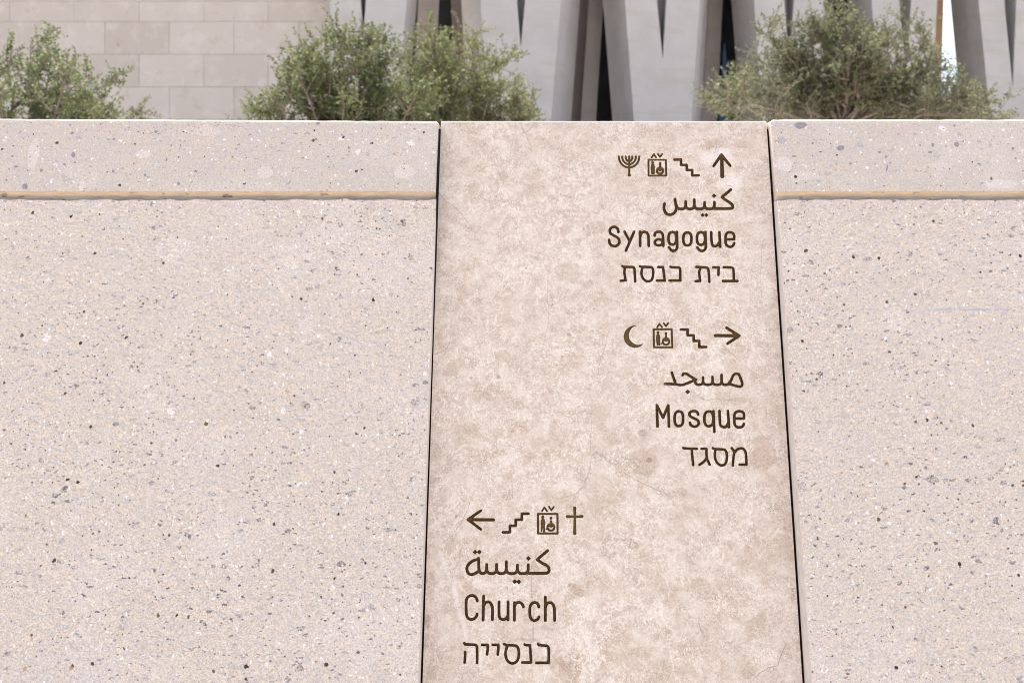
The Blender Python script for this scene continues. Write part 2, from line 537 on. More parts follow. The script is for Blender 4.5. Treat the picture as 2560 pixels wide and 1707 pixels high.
M_BOUNCE = groove_mat("painted_bounce_ochre", (0.61, 0.50, 0.365), (0.22, 0.17, 0.14), 0.32)  # ochre stands in for warm ground bounce on the coping underside
M_GROOVE = groove_mat("stones_and_painted_shade", (0.54, 0.475, 0.40), (0.10, 0.085, 0.08), 0.80)  # dense dark stones also paint the broken shadow in the groove
M_INK = plain("dark_bronze_fill", (0.120, 0.062, 0.018), 0.42, 0.3, 0.30, 300, 0, 0.45)
M_FLAT = plain("bronze_fill", (0.150, 0.092, 0.028), 0.55, 0.2, 0.20, 300, 0, 0.25)
M_SEAL = plain("golden_joint_filler", (0.55, 0.33, 0.10), 0.6, 0.4, 0.4, 200, 0.002)
M_BLACK = plain("painted_gap_black", (0.006, 0.006, 0.007), 0.9, 0.1, 0.1, 30)  # near black: the darkness of the side gaps put into the colour
M_PAVE = plain("sandy_paving", (0.46, 0.385, 0.30), 0.85, 0.2, 0.10, 3, 0.002)
M_TERRACE = plain("terrace_paving", (0.50, 0.45, 0.395), 0.85, 0.2, 0.10, 1.5)
M_CAST = cast("pale_cast_concrete", (0.455, 0.428, 0.410))
M_CAST_BACK = cast("grey_cast_concrete", (0.50, 0.44, 0.40))
M_BLOCK = blocks_mat("travertine_blocks")
M_MORTAR = plain("block_joint", (0.30, 0.26, 0.235), 0.9, 0.1, 0.1, 5)
M_GLASS = plain("dark_glazing", (0.055, 0.055, 0.066), 0.12, 0.5, 0.3, 0.6)
M_BLUE = plain("painted_sky_glint", (0.22, 0.38, 0.68), 0.15, 0.6, 0.15, 2)  # reflected sky put into the base colour
M_WARM_LIT = plain("painted_warm_light", (0.72, 0.50, 0.28), 0.85, 0.2, 0.07, 2)  # warm sunlight put into the base colour
M_WHITE = plain("white_canvas", (0.80, 0.80, 0.79), 0.7, 0.2, 0.03, 3)
M_STEEL = plain("grey_steel", (0.25, 0.25, 0.26), 0.4, 0.5, 0.1, 5, metal=0.6)
M_BARK = plain("grey_brown_bark", (0.21, 0.17, 0.145), 0.9, 0.15, 0.25, 40, 0.002)
M_LEAF_A = leaf_mat("acacia_leaf", (0.074, 0.104, 0.034), (0.132, 0.170, 0.060), (0.235, 0.245, 0.095))
M_LEAF_B = leaf_mat("acacia_leaf_pale", (0.104, 0.126, 0.048), (0.170, 0.194, 0.080), (0.26, 0.255, 0.105))
M_LEAF_C = leaf_mat("acacia_leaf_grey", (0.098, 0.116, 0.058), (0.155, 0.172, 0.088), (0.225, 0.225, 0.110))

# ------------------------------------------------------------------ ground
pave = add_mesh("plaza_paving", [(-60, -80, 0), (60, -80, 0), (60, 1.9, 0), (-60, 1.9, 0)], [(0, 1, 2, 3)], M_PAVE)
structure(pave)
TERR = 1.62
terr = add_mesh("terrace_ground", [(-900, 2.28, TERR), (900, 2.28, TERR), (900, 1800, TERR), (-900, 1800, TERR)], [(0, 1, 2, 3)], M_TERRACE)
structure(terr)

# ------------------------------------------------------------------ the retaining wall behind panels and slab
core_v, core_f = loft([[Vector((x, FACE.y(0) + 0.16, 0)), Vector((x, 2.26, 0)), Vector((x, 2.26, 1.63)), Vector((x, FACE.y(1.63) + 0.16, 1.63))]
                       for x in (-3.6, 3.6)])
core = add_mesh("retaining_wall", core_v, core_f, M_BLACK)
fix_normals(core)
tag(core, "wall core coloured black to keep the gaps beside the sign slab dark", "wall")

PY_COPE_TOP, PY_COPE_BOT, PY_JOINT, PY_PANEL = 306.0, 479.0, 489.0, 500.0


def lin(pts, t):
    for (a, x), (b, y) in zip(pts, pts[1:]):
        if t <= b:
            return x + (y - x) * (t - a) / (b - a)
    (a, x), (b, y) = pts[-2:]
    return x + (y - x) * (t - a) / (b - a)


def px_of(z):                       # photograph row of a height on the face plane
    return HOR - F * (z - CAM_H) / FACE.y(z)


def wall_panel(side, name, label, edge, m_cope, m_face, top):
    """one precast wall panel: ground coping with rounded arris, groove with painted bounce light, blasted face"""
    sgn = -1 if side == 'L' else 1
    X_FAR = 3.4 * sgn
    t = thing(name, label, "wall panel", (sgn * 1.8, FACE.y(0), 0))

    def xe(py):                     # the end of the panel beside the slab
        px = lin(edge, py)
        return FACE.at(px, py).x

    # ---- coping: cross-sections along x, closed profile in y,z
    n = 260
    R = 0.0065

    def section(f, inset):
        x_mid = X_FAR + (xe(400) - X_FAR) * f
        prof = []
        dt = top(CX + F * x_mid / 1.92) - PY_COPE_TOP

        def add(py, back, dz=0.0):
            p = FACE.at(CX, py)
            ex = xe(py)
            x = X_FAR + (ex - X_FAR) * f
            prof.append(Vector((x, p.y + back + inset, p.z + dz)))
        wob = 0.0011 * mnoise.noise(Vector((x_mid * 60, 3.1, sgn))) + 0.0007 * mnoise.noise(Vector((x_mid * 210, 7.1, sgn)))
        add(PY_COPE_BOT, 0.0, wob)
        for py in (440, 400, 360, 330):
            add(py, 0.0)
        ztop = FACE.at(CX, PY_COPE_TOP + dt).z
        chip = 0.0012 * max(0.0, mnoise.noise(Vector((x_mid * 90, 1.7, sgn))) - 0.1)
        yb = FACE.y(ztop - R)
        for k in range(6):          # rounded arris
            a = k / 5 * math.pi / 2
            y = yb + R * (1 - math.cos(a)) + chip * (1 - k / 5)
            z = ztop - R + R * math.sin(a) - chip
            prof.append(Vector((prof[0].x * 0 + X_FAR + (xe(308) - X_FAR) * f, y + inset * (1 - k / 5), z - inset * (k / 5))))
        prof.append(Vector((prof[-1].x, 2.28, ztop - inset)))
        zj = FACE.at(CX, PY_JOINT).z + 0.003
        prof.append(Vector((prof[-1].x, 2.28, zj)))
        prof.append(Vector((X_FAR + (xe(PY_COPE_BOT) - X_FAR) * f, FACE.y(zj) + 0.030 + inset, zj + 0.001)))
        return prof
    loops = [section(i / n, 0.0) for i in range(n)]
    ch = 0.004
    last = section(1.0, ch)
    pre = section(1.0, 0.0)
    for q in pre:
        q.x += sgn * ch
    loops.append(pre)
    loops.append(last)
    v, f = loft(loops)
    cop = add_mesh("coping", v, f, [m_cope, M_RETURN], t)
    fix_normals(cop)
    # ---- sloping groove fillet under the coping, warm bounce light painted as ochre
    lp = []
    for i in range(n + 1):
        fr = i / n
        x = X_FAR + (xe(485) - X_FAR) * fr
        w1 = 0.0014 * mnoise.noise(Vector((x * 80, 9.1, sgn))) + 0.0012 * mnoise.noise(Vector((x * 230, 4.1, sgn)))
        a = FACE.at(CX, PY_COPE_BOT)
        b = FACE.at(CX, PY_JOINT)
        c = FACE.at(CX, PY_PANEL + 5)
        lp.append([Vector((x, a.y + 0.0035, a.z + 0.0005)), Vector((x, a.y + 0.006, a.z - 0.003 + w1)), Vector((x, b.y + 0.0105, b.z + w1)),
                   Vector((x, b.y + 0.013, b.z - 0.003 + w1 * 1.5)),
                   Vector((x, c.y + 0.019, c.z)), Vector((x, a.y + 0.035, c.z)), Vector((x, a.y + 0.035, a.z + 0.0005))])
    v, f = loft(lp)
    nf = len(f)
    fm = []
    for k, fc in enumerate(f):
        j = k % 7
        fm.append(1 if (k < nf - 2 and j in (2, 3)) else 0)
    mj = add_mesh("painted_groove_fillet", v, f, [M_BOUNCE, M_GROOVE], t, fm)
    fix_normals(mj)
    # ---- blasted face: a relief grid with a ragged upper edge and a smooth cast edge strip
    NX, NY = 300, 250
    rows = []
    z_top = FACE.at(CX, PY_PANEL).z
    strip = 0.0045
    verts, faces, fm = [], [], []
    for j in range(NY + 1):
        g = j / NY
        z = z_top * (1 - g) if j else z_top
        z = z_top - (z_top - 0.0) * (g ** 1.25)
        py = px_of(z)
        ex = xe(py) - (-sgn) * strip * 0
        for i in range(NX + 1):
            h = i / NX
            h = 1 - (1 - h) ** 1.5 if True else h
            x = X_FAR + (ex - X_FAR) * h
            q = Vector((x * 1.0, z, sgn * 5))
            d = 0.0011 * mnoise.noise(q * 26) + 0.0012 * mnoise.noise(q * 75) + 0.0011 * mnoise.noise(q * 170)
            zz = z
            if j == 0:
                zz += 0.0024 * mnoise.noise(Vector((x * 38, 2.2, sgn))) + 0.0014 * mnoise.noise(Vector((x * 130, 5.2, sgn)))
            y = FACE.y(zz)
            edge_f = min(1.0, (1 - h) * NX / 3.0)
            verts.append(Vector((x, y - 0.0005 - d * (0.25 + 0.75 * edge_f), zz)))
    W = NX + 1
    for j in range(NY):
        for i in range(NX):
            a = j * W + i
            faces.append((a, a + 1, a + W + 1, a + W))
            fm.append(0)
    # top ledge running back under the groove fillet
    base = len(verts)
    for i in range(W):
        p = verts[i]
        verts.append(Vector((p.x, p.y + 0.010, p.z + 0.0002)))
    b2 = len(verts)
    for i in range(W):
        p = verts[i]
        verts.append(Vector((p.x, p.y + 0.15, z_top - 0.004)))
    for i in range(NX):
        faces.append((i, base + i, base + i + 1, i + 1)); fm.append(0)
        faces.append((base + i, b2 + i, b2 + i + 1, base + i + 1)); fm.append(1)
    # end return beside the slab
    cb = len(verts)
    for j in range(NY + 1):
        p = verts[j * W + NX]
        verts.append(Vector((p.x - sgn * 0.0005, p.y + 0.0025, p.z)))
    rb = len(verts)
    for j in range(NY + 1):
        p = verts[j * W + NX]
        verts.append(Vector((p.x - sgn * 0.0005, FACE.y(p.z) + 0.155, p.z)))
    for j in range(NY):
        a, b = j * W + NX, (j + 1) * W + NX
        faces.append((a, cb + j, cb + j + 1, b)); fm.append(1)
        faces.append((cb + j, rb + j, rb + j + 1, cb + j + 1)); fm.append(1)
    face = add_mesh("blasted_face", verts, faces, [m_face, M_RETURN], t, fm, smooth=False)
    for o in (cop, mj, face):
        o.location = -t.location
    return t


wall_panel('L', "wall_panel", "wide pale concrete wall panel filling the picture beside the left edge of the sign slab",
           [(250, 1097), (340, 1096), (400, 1093), (478, 1089.5), (560, 1088), (1690, 1046), (2600, 1014)],
           M_COPE, M_ROUGH, lambda px: 297 + 6.0 * max(0, min(1, px / 1095)))
wall_panel('R', "wall_panel", "pale concrete wall panel with a faint blue chalk line, beside the Mosque arrow",
           [(250, 1925), (320, 1929.5), (478, 1942.5), (1690, 2028.5), (2600, 2092.5)],
           M_COPE2, M_ROUGH2, lambda px: 299)


# ------------------------------------------------------------------ the sign slab: strokes traced as centre lines
def chaikin(p, it=2):
    p = [np.array(q, float) for q in p]
    for _ in range(it):
        o = [p[0]]
        for a, b in zip(p, p[1:]):
            o += [a * .75 + b * .25, a * .25 + b * .75]
        o.append(p[-1])
        p = o
    return p


class Mark:
    """one engraved mark; its signed distance is worked out from strokes given in a crop's own units"""
    def __init__(self, name, label, ox, oy, s, w, flat=False):
        self.name, self.label, self.flat = name, label, flat
        self.ox, self.oy, self.s, self.w = ox, oy, s, w / s
        self.seg = []               # x0,y0,r0,x1,y1,r1
        self.dia = []
        self.cres = []

    def T(self, p):
        return (self.ox + p[0] / self.s, self.oy + p[1] / self.s)

    def L(self, *pts, w=None, w2=None):            # straight strokes
        r = (w / self.s if w else self.w) / 2
        q = [self.T(p) for p in pts]
        r2 = r if w2 is None else w2 / self.s / 2
        for i, (a, b) in enumerate(zip(q, q[1:])):
            if w2 is None:
                self.seg.append((*a, r, *b, r))
            else:
                self.seg.append((*a, r, *b, r2))
        return self

    def C(self, *pts, w=None):                     # curved stroke
        return self.L(*[tuple(p) for p in chaikin(pts)], w=w)

    def E(self, cx, cy, rx, ry, a0=0, a1=360, n=40, p=2.0, w=None):
        pts = []
        for i in range(n + 1):
            a = math.radians(a0 + (a1 - a0) * i / n)
            c, s = math.cos(a), math.sin(a)
            pts.append((cx + rx * math.copysign(abs(c) ** (2 / p), c), cy + ry * math.copysign(abs(s) ** (2 / p), s)))
        return self.L(*pts, w=w)

    def D(self, *pts, r=28):                       # square dots standing on a corner
        for p in pts:
            self.dia.append((*self.T(p), r / self.s))
        return self

    def bbox(self):
        xs, ys = [], []
        for a in self.seg:
            xs += [a[0] - a[2], a[0] + a[2], a[3] - a[5], a[3] + a[5]]
            ys += [a[1] - a[2], a[1] + a[2], a[4] - a[5], a[4] + a[5]]
        for d in self.dia:
            xs += [d[0] - d[2], d[0] + d[2]]
            ys += [d[1] - d[2], d[1] + d[2]]
        for c in self.cres:
            xs += [c[0] - c[2], c[0] + c[2]]
            ys += [c[1] - c[2], c[1] + c[2]]
        return math.floor(min(xs)) - 2, math.floor(min(ys)) - 2, math.ceil(max(xs)) + 2, math.ceil(max(ys)) + 2

    def sdf(self, X, Y):
        d = np.full(X.shape, 1e9)
        for x0, y0, r0, x1, y1, r1 in self.seg:
            vx, vy = x1 - x0, y1 - y0
            L2 = vx * vx + vy * vy + 1e-9
            t = np.clip(((X - x0) * vx + (Y - y0) * vy) / L2, 0, 1)
            d = np.minimum(d, np.hypot(X - x0 - t * vx, Y - y0 - t * vy) - (r0 + (r1 - r0) * t))
        for x, y, r in self.dia:
            d = np.minimum(d, (np.abs(X - x) + np.abs(Y - y) - r) * 0.707)
        for x, y, r, x2, y2, r2 in self.cres:
            d = np.minimum(d, np.maximum(np.hypot(X - x, Y - y) - r, r2 - np.hypot(X - x2, Y - y2)))
        return d


MARKS = []


def mark(*a, **k):
    m = Mark(*a, **k)
    MARKS.append(m)
    return m


def lift(ox, oy, s, box_, chev, man, chair, w, lab):
    m = mark("lift_symbol", lab, ox, oy, s, w, flat=True)
    m.L(*box_, box_[0])
    for c in chev:
        m.L(*c, w=24)
    hx, hy, hr, by0, by1, br, l1, l2, lr = man
    m.L((hx, hy), (hx, hy + .1), w=2 * hr)
    m.L((hx + 2, by0), (hx + 2, (by0 + by1) / 2), w=2 * br - 8, w2=2 * br + 4)
    m.L((hx + 2, (by0 + by1) / 2), (hx + 2, by1), w=2 * br + 4, w2=2 * br - 6)
    m.L(*l1, w=2 * lr)
    m.L(*l2, w=2 * lr)
    hx, hy, hr, ty0, ty1, tr, cx, cy, R, rw, fl, foot = chair
    m.L((hx, hy), (hx, hy + .1), w=2 * hr)
    m.L((hx, ty0), (hx, ty1), w=2 * tr)
    m.L((hx, ty1), (hx, cy - R * .6), w=2 * tr, w2=2 * fl)
    m.E(cx, cy, R, R, w=rw)
    m.L((cx - R * .5, cy - R * .55), (cx + R * .5, cy - R * .55), w=rw)
    m.L(*foot, w=16)
    return m


# --- towards the synagogue
A = (1500, 360, 6.0316)
m = mark("menorah_symbol", "engraved seven-branched lampstand symbol", *A, 26, flat=True)
m.L((440, 190), (440, 450)).L((441, 445), (442, 470), w=26, w2=44).L((426, 476), (458, 476), w=18)
for rx, ry in ((154, 165), (103, 116), (50, 72)):
    m.E(438, 192, rx, ry, 0, 180)
lift(*A, [(730, 241), (993, 241), (998, 480), (733, 480)],
     [[(780, 203), (812, 157), (845, 203)], [(872, 154), (905, 198), (938, 154)]],
     (793, 280, 19, 325, 385, 30, [(781, 390), (786, 445)], [(813, 390), (811, 445)], 13),
     (907, 293, 19, 322, 350, 15, 905, 405, 46, 30, 34, [(868, 412), (848, 428)]), 24, "engraved lift symbol in the top row")
mark("stairs_symbol", "engraved stairs symbol in the top row", *A, 34).L(
    (1122, 240), (1222, 237), (1222, 318), (1308, 318), (1308, 395), (1391, 395), (1391, 478), (1490, 476))
m = mark("arrow", "engraved arrow pointing up", *A, 50)
m.L((1835, 185), (1844, 490), w=46, w2=56).L((1830, 168), (1714, 334), w=44, w2=36).L((1832, 168), (1963, 330), w=44, w2=36)
m = mark("arabic_word", "engraved Arabic word for synagogue", *A, 40)
m.L((1972, 692), (1838, 802)).C((1838, 802), (1900, 850), (1965, 890), (2005, 930), (1998, 972), (1945, 976), (1725, 976))
for x, y in ((1725, 868), (1577, 872), (1422, 832), (1292, 858)):
    m.L((x, y + 10), (x, 940), w=38)
for a, b in ((1725, 1577), (1577, 1422), (1422, 1292), (1292, 1155)):
    m.C((a, 930), (a - 10, 965), (a - 45, 982), (b + 45, 982), (b + 10, 965), (b, 930))
m.C((1130, 835), (1140, 900), (1155, 970), (1128, 1040), (1060, 1075), (990, 1050), (960, 975), (972, 900))
m.D((1720, 783), r=32).D((1548, 1073), (1603, 1073), r=29)

B = (1500, 540, 6.189)
m = mark("latin_word", "engraved word Synagogue", *B, 38)
m.C((284, 248), (280, 205), (245, 170), (190, 170), (148, 210), (155, 275), (230, 310), (290, 350), (306, 415), (260, 468), (190, 468), (142, 420), (143, 370))
m.L((380, 245), (455, 385)).L((528, 245), (402, 535))
m.L((618, 245), (622, 462)).C((622, 330), (635, 260), (690, 242), (745, 270), (752, 350), (753, 462))
m.C((845, 305), (855, 255), (920, 238), (970, 270), (975, 340), (981, 462)).E(908, 409, 61, 47)
m.E(1120, 347, 60, 97, p=2.5).C((1190, 248), (1193, 380), (1198, 490), (1170, 535), (1110, 545), (1068, 485)).L((1190, 248), (1193, 400))
m.E(1352, 357, 63, 100, p=2.5)
m.E(1562, 350, 62, 97, p=2.5).C((1630, 248), (1634, 380), (1640, 495), (1612, 537), (1550, 545), (1507, 488)).L((1630, 248), (1634, 400))
m.C((1720, 252), (1724, 390), (1740, 465), (1810, 470), (1848, 400)).L((1847, 252), (1860, 478))
m.L((1942, 362), (2076, 362)).C((2076, 362), (2078, 280), (2010, 245), (1945, 275), (1940, 362), (1945, 445), (2005, 485), (2060, 465), (2076, 420))

m = mark("hebrew_word", "engraved Hebrew words for synagogue", *B, 36)
m.L((346, 776), (362, 786), (480, 790)).C((480, 790), (530, 792), (536, 860), (546, 1012)).C((388, 792), (374, 870), (386, 930), (396, 998)).L((322, 1003), (396, 998))
m.L((618, 780), (640, 787), (750, 790)).C((750, 790), (815, 795), (828, 890), (805, 995), (730, 1020), (660, 970), (635, 880), (660, 790))
m.L((902, 790), (976, 792), (984, 860), (1003, 1000), (882, 1000))
m.L((1092, 785), (1108, 795), (1180, 795)).C((1180, 795), (1240, 800), (1242, 870), (1243, 1000)).L((1243, 1000), (1076, 1000))
m.L((1490, 788), (1610, 796)).C((1610, 796), (1672, 800), (1682, 870), (1692, 1018)).C((1558, 800), (1530, 870), (1542, 940), (1548, 1005)).L((1478, 1008), (1548, 1005))
m.L((1752, 795), (1836, 795), (1832, 912))
m.L((1918, 792), (2000, 797)).C((2000, 797), (2062, 800), (2068, 880), (2072, 1003)).L((1902, 1006), (2128, 1006))

# --- towards the mosque
C_ = (1520, 780, 6.189)
m = mark("crescent_symbol", "engraved crescent moon symbol", *C_, 20, flat=True)
T = m.T
m.cres.append((*T((417, 380)), 170 / 6.189, *T((472, 357)), 151 / 6.189))
lift(*C_, [(705, 266), (985, 266), (994, 545), (712, 545)],
     [[(762, 232), (796, 182), (835, 232)], [(862, 170), (897, 218), (932, 170)]],
     (773, 317, 20, 365, 450, 30, [(763, 455), (766, 505)], [(795, 455), (796, 505)], 12),
     (897, 330, 19, 365, 395, 14, 897, 455, 50, 28, 32, [(842, 468), (828, 490)]), 27, "engraved lift symbol beside the crescent")
mark("stairs_symbol", "engraved stairs symbol beside the right arrow", *C_, 36).L(
    (1128, 271), (1232, 271), (1232, 360), (1325, 360), (1325, 447), (1412, 447), (1412, 540), (1520, 540))
m = mark("arrow", "engraved arrow pointing right", *C_, 46)
m.L((1662, 363), (2000, 366)).L((2028, 368), (1835, 243), w=46, w2=38).L((2028, 368), (1850, 486), w=46, w2=38)
m = mark("arabic_word", "engraved Arabic word for mosque", *C_, 38)
m.C((1880, 1112), (1910, 1040), (1945, 960), (2010, 945), (2050, 1010), (2085, 1120), (2050, 1160), (1960, 1135), (1880, 1112))
for x, y in ((1757, 962), (1617, 992), (1470, 998)):
    m.L((x, y + 10), (x, 1080), w=37)
for a, b in ((1885, 1757), (1757, 1617), (1617, 1470), (1470, 1348)):
    m.C((a, 1075), (a - 10, 1108), (a - 40, 1124), (b + 40, 1124), (b + 10, 1108), (b, 1070))
m.C((1155, 975), (1165, 950), (1215, 950), (1290, 1005), (1362, 1045)).C((1362, 1045), (1250, 1090), (1140, 1135), (1040, 1112), (880, 1110))
m.C((987, 935), (1000, 975), (1030, 1060), (1048, 1115))
m.D((1233, 1233), r=36)

D_ = (1600, 980, 7.4667)
m = mark("latin_word", "engraved word Mosque", *D_, 46)
m.L((313, 245), (328, 640)).L((318, 250), (430, 478), (524, 250)).L((528, 245), (540, 640))
m.E(725, 495, 80, 137, p=2.5)
m.C((1084, 415), (1065, 360), (985, 345), (915, 385), (930, 455), (1020, 490), (1095, 535), (1095, 610), (1030, 650), (950, 625), (931, 570))
m.E(1285, 497, 84, 137, p=2.5).L((1370, 355), (1388, 740))
m.C((1483, 352), (1490, 530), (1500, 640), (1610, 660), (1650, 560)).L((1641, 352), (1664, 652))
m.L((1764, 490), (1938, 492)).C((1938, 492), (1945, 380), (1850, 345), (1762, 385), (1758, 500), (1765, 625), (1855, 665), (1925, 635), (1938, 590))
m = mark("hebrew_word", "engraved Hebrew word for mosque", *D_, 44)
m.L((808, 1038), (825, 1048), (1062, 1056)).L((966, 1060), (972, 1150), (993, 1358))
m.L((1148, 1056), (1240, 1054), (1241, 1150), (1248, 1245), (1302, 1352)).L((1238, 1238), (1190, 1300), (1112, 1354))
m.L((1358, 1045), (1390, 1060), (1510, 1064)).C((1510, 1064), (1605, 1072), (1628, 1210), (1600, 1345), (1510, 1375), (1425, 1310), (1390, 1190), (1410, 1065))
m.L((1712, 1042), (1764, 1112)).C((1768, 1118), (1752, 1160), (1742, 1230), (1733, 1365)).C((1766, 1122), (1830, 1050), (1930, 1045), (1975, 1120), (1984, 1240), (1988, 1350)).L((1988, 1350), (1860, 1350))

# --- towards the church
E_ = (1140, 1250, 6.533)
m = mark("arrow", "engraved arrow pointing left", *E_, 48)
m.L((235, 315), (612, 318)).L((197, 315), (405, 168), w=46, w2=38).L((197, 315), (405, 472), w=46, w2=38)
mark("stairs_symbol", "engraved stairs symbol beside the left arrow", *E_, 40).L(
    (1185, 217), (1075, 217), (1075, 315), (975, 315), (975, 415), (880, 415), (880, 521), (765, 522))
lift(*E_, [(1340, 222), (1657, 222), (1659, 541), (1340, 541)],
     [[(1405, 174), (1443, 118), (1485, 174)], [(1517, 102), (1558, 162), (1598, 107)]],
     (1418, 272, 23, 325, 415, 33, [(1400, 430), (1398, 497)], [(1437, 430), (1440, 530)], 13),
     (1551, 290, 22, 340, 375, 16, 1550, 440, 55, 31, 36, [(1492, 448), (1474, 472)]), 31, "engraved lift symbol beside the cross")
m = mark("cross_symbol", "engraved Latin cross symbol", *E_, 40, flat=True)
m.L((1938, 122), (1940, 265), w=46, w2=32).L((1940, 265), (1940, 540), w=32, w2=50)
m.L((1818, 263), (1940, 265), w=44, w2=30).L((1940, 265), (2058, 263), w=30, w2=44)
m = mark("arabic_word", "engraved Arabic word for church", *E_, 44)
m.L((1498, 820), (1325, 965)).C((1325, 965), (1410, 1030), (1490, 1060), (1530, 1130), (1500, 1190), (1420, 1190), (1180, 1190))
for x, y in ((1180, 1038), (1003, 1042), (822, 990), (663, 1034), (502, 1034)):
    m.L((x, y + 12), (x, 1140), w=42)
for a, b in ((1180, 1003), (1003, 822), (822, 663), (663, 502), (502, 374)):
    m.C((a, 1120), (a - 12, 1172), (a - 50, 1195), (b + 50, 1195), (b + 12, 1172), (b, 1120))
m.L((368, 945), (374, 1140)).C((368, 962), (280, 980), (190, 1050), (170, 1140), (220, 1215), (300, 1205), (370, 1155))
m.D((313, 843), (382, 843), r=37).D((1183, 948), r=37).D((960, 1325), (1025, 1328), r=38)

F_ = (1130, 1470, 7.35)
m = mark("latin_word", "engraved word Church", *F_, 48)
m.C((466, 228), (440, 150), (350, 118), (265, 175), (258, 300), (260, 430), (280, 545), (365, 580), (445, 530), (462, 465))
m.L((580, 140), (572, 580)).C((582, 330), (610, 255), (690, 240), (742, 320), (745, 420), (742, 572))
m.C((865, 245), (862, 430), (870, 550), (960, 580), (1028, 520), (1030, 430)).L((1030, 245), (1030, 575))
m.L((1145, 258), (1147, 582)).C((1148, 330), (1175, 260), (1245, 250), (1295, 290), (1312, 338))
m.C((1598, 340), (1570, 260), (1480, 255), (1430, 330), (1428, 430), (1435, 540), (1500, 600), (1575, 570), (1600, 520))
m.L((1715, 158), (1715, 588)).C((1720, 340), (1745, 265), (1830, 255), (1880, 335), (1884, 430), (1885, 588))
m = mark("hebrew_word", "engraved Hebrew word for church", *F_, 46)
m.L((225, 1005), (245, 1026), (360, 1030)).C((360, 1030), (455, 1035), (462, 1130), (464, 1240), (460, 1365)).C((243, 1168), (242, 1230), (236, 1290), (232, 1358))
m.L((553, 1035), (656, 1036), (656, 1120), (643, 1210))
m.L((748, 1035), (852, 1036), (852, 1120), (840, 1210))
m.L((960, 1020), (990, 1038), (1090, 1042)).C((1090, 1042), (1205, 1050), (1235, 1180), (1210, 1330), (1110, 1390), (1010, 1330), (972, 1190), (1018, 1048))
m.L((1335, 1028), (1350, 1040), (1432, 1040), (1440, 1130), (1452, 1358), (1292, 1360))
m.L((1582, 1020), (1600, 1040), (1680, 1046)).C((1680, 1046), (1770, 1055), (1778, 1150), (1778, 1250), (1775, 1365)).L((1775, 1365), (1550, 1365))

# ---- slab body, front face tiled round the engraved marks
SL_L = [(250, 1104.5), (320, 1102), (1690, 1057), (2900, 1017)]
SL_R = [(250, 1912.5), (320, 1917), (1690, 2005), (2900, 2083)]
PY_TOP, PY_BOT = 307.0, 3970.0
sv, sf, sm = [], [], []


def sadd(p):
    sv.append(p)
    return len(sv) - 1


rects = []
groove_data = []
for mk in MARKS:
    x0, y0, x1, y1 = mk.bbox()
    rects.append((x0, y0, x1, y1))
ycuts = sorted({PY_TOP, PY_BOT, *[r[1] for r in rects], *[r[3] for r in rects]})
for ya, yb in zip(ycuts, ycuts[1:]):
    inrow = sorted([r for r in rects if r[1] <= ya and r[3] >= yb])
    spans, cur = [], None
    for r in inrow:
        spans.append((cur, r[0]))
        cur = r[2]
    spans.append((cur, None))
    for a, b in spans:
        q = []
        for (xx, yy, side) in ((a, ya, 0), (b, ya, 1), (b, yb, 1), (a, yb, 0)):
            if xx is None:
                xx = lin(SL_L if side == 0 else SL_R, yy)
            q.append(sadd(SLAB.at(xx, yy)))
        sf.append((q[3], q[2], q[1], q[0]))
        sm.append(0)

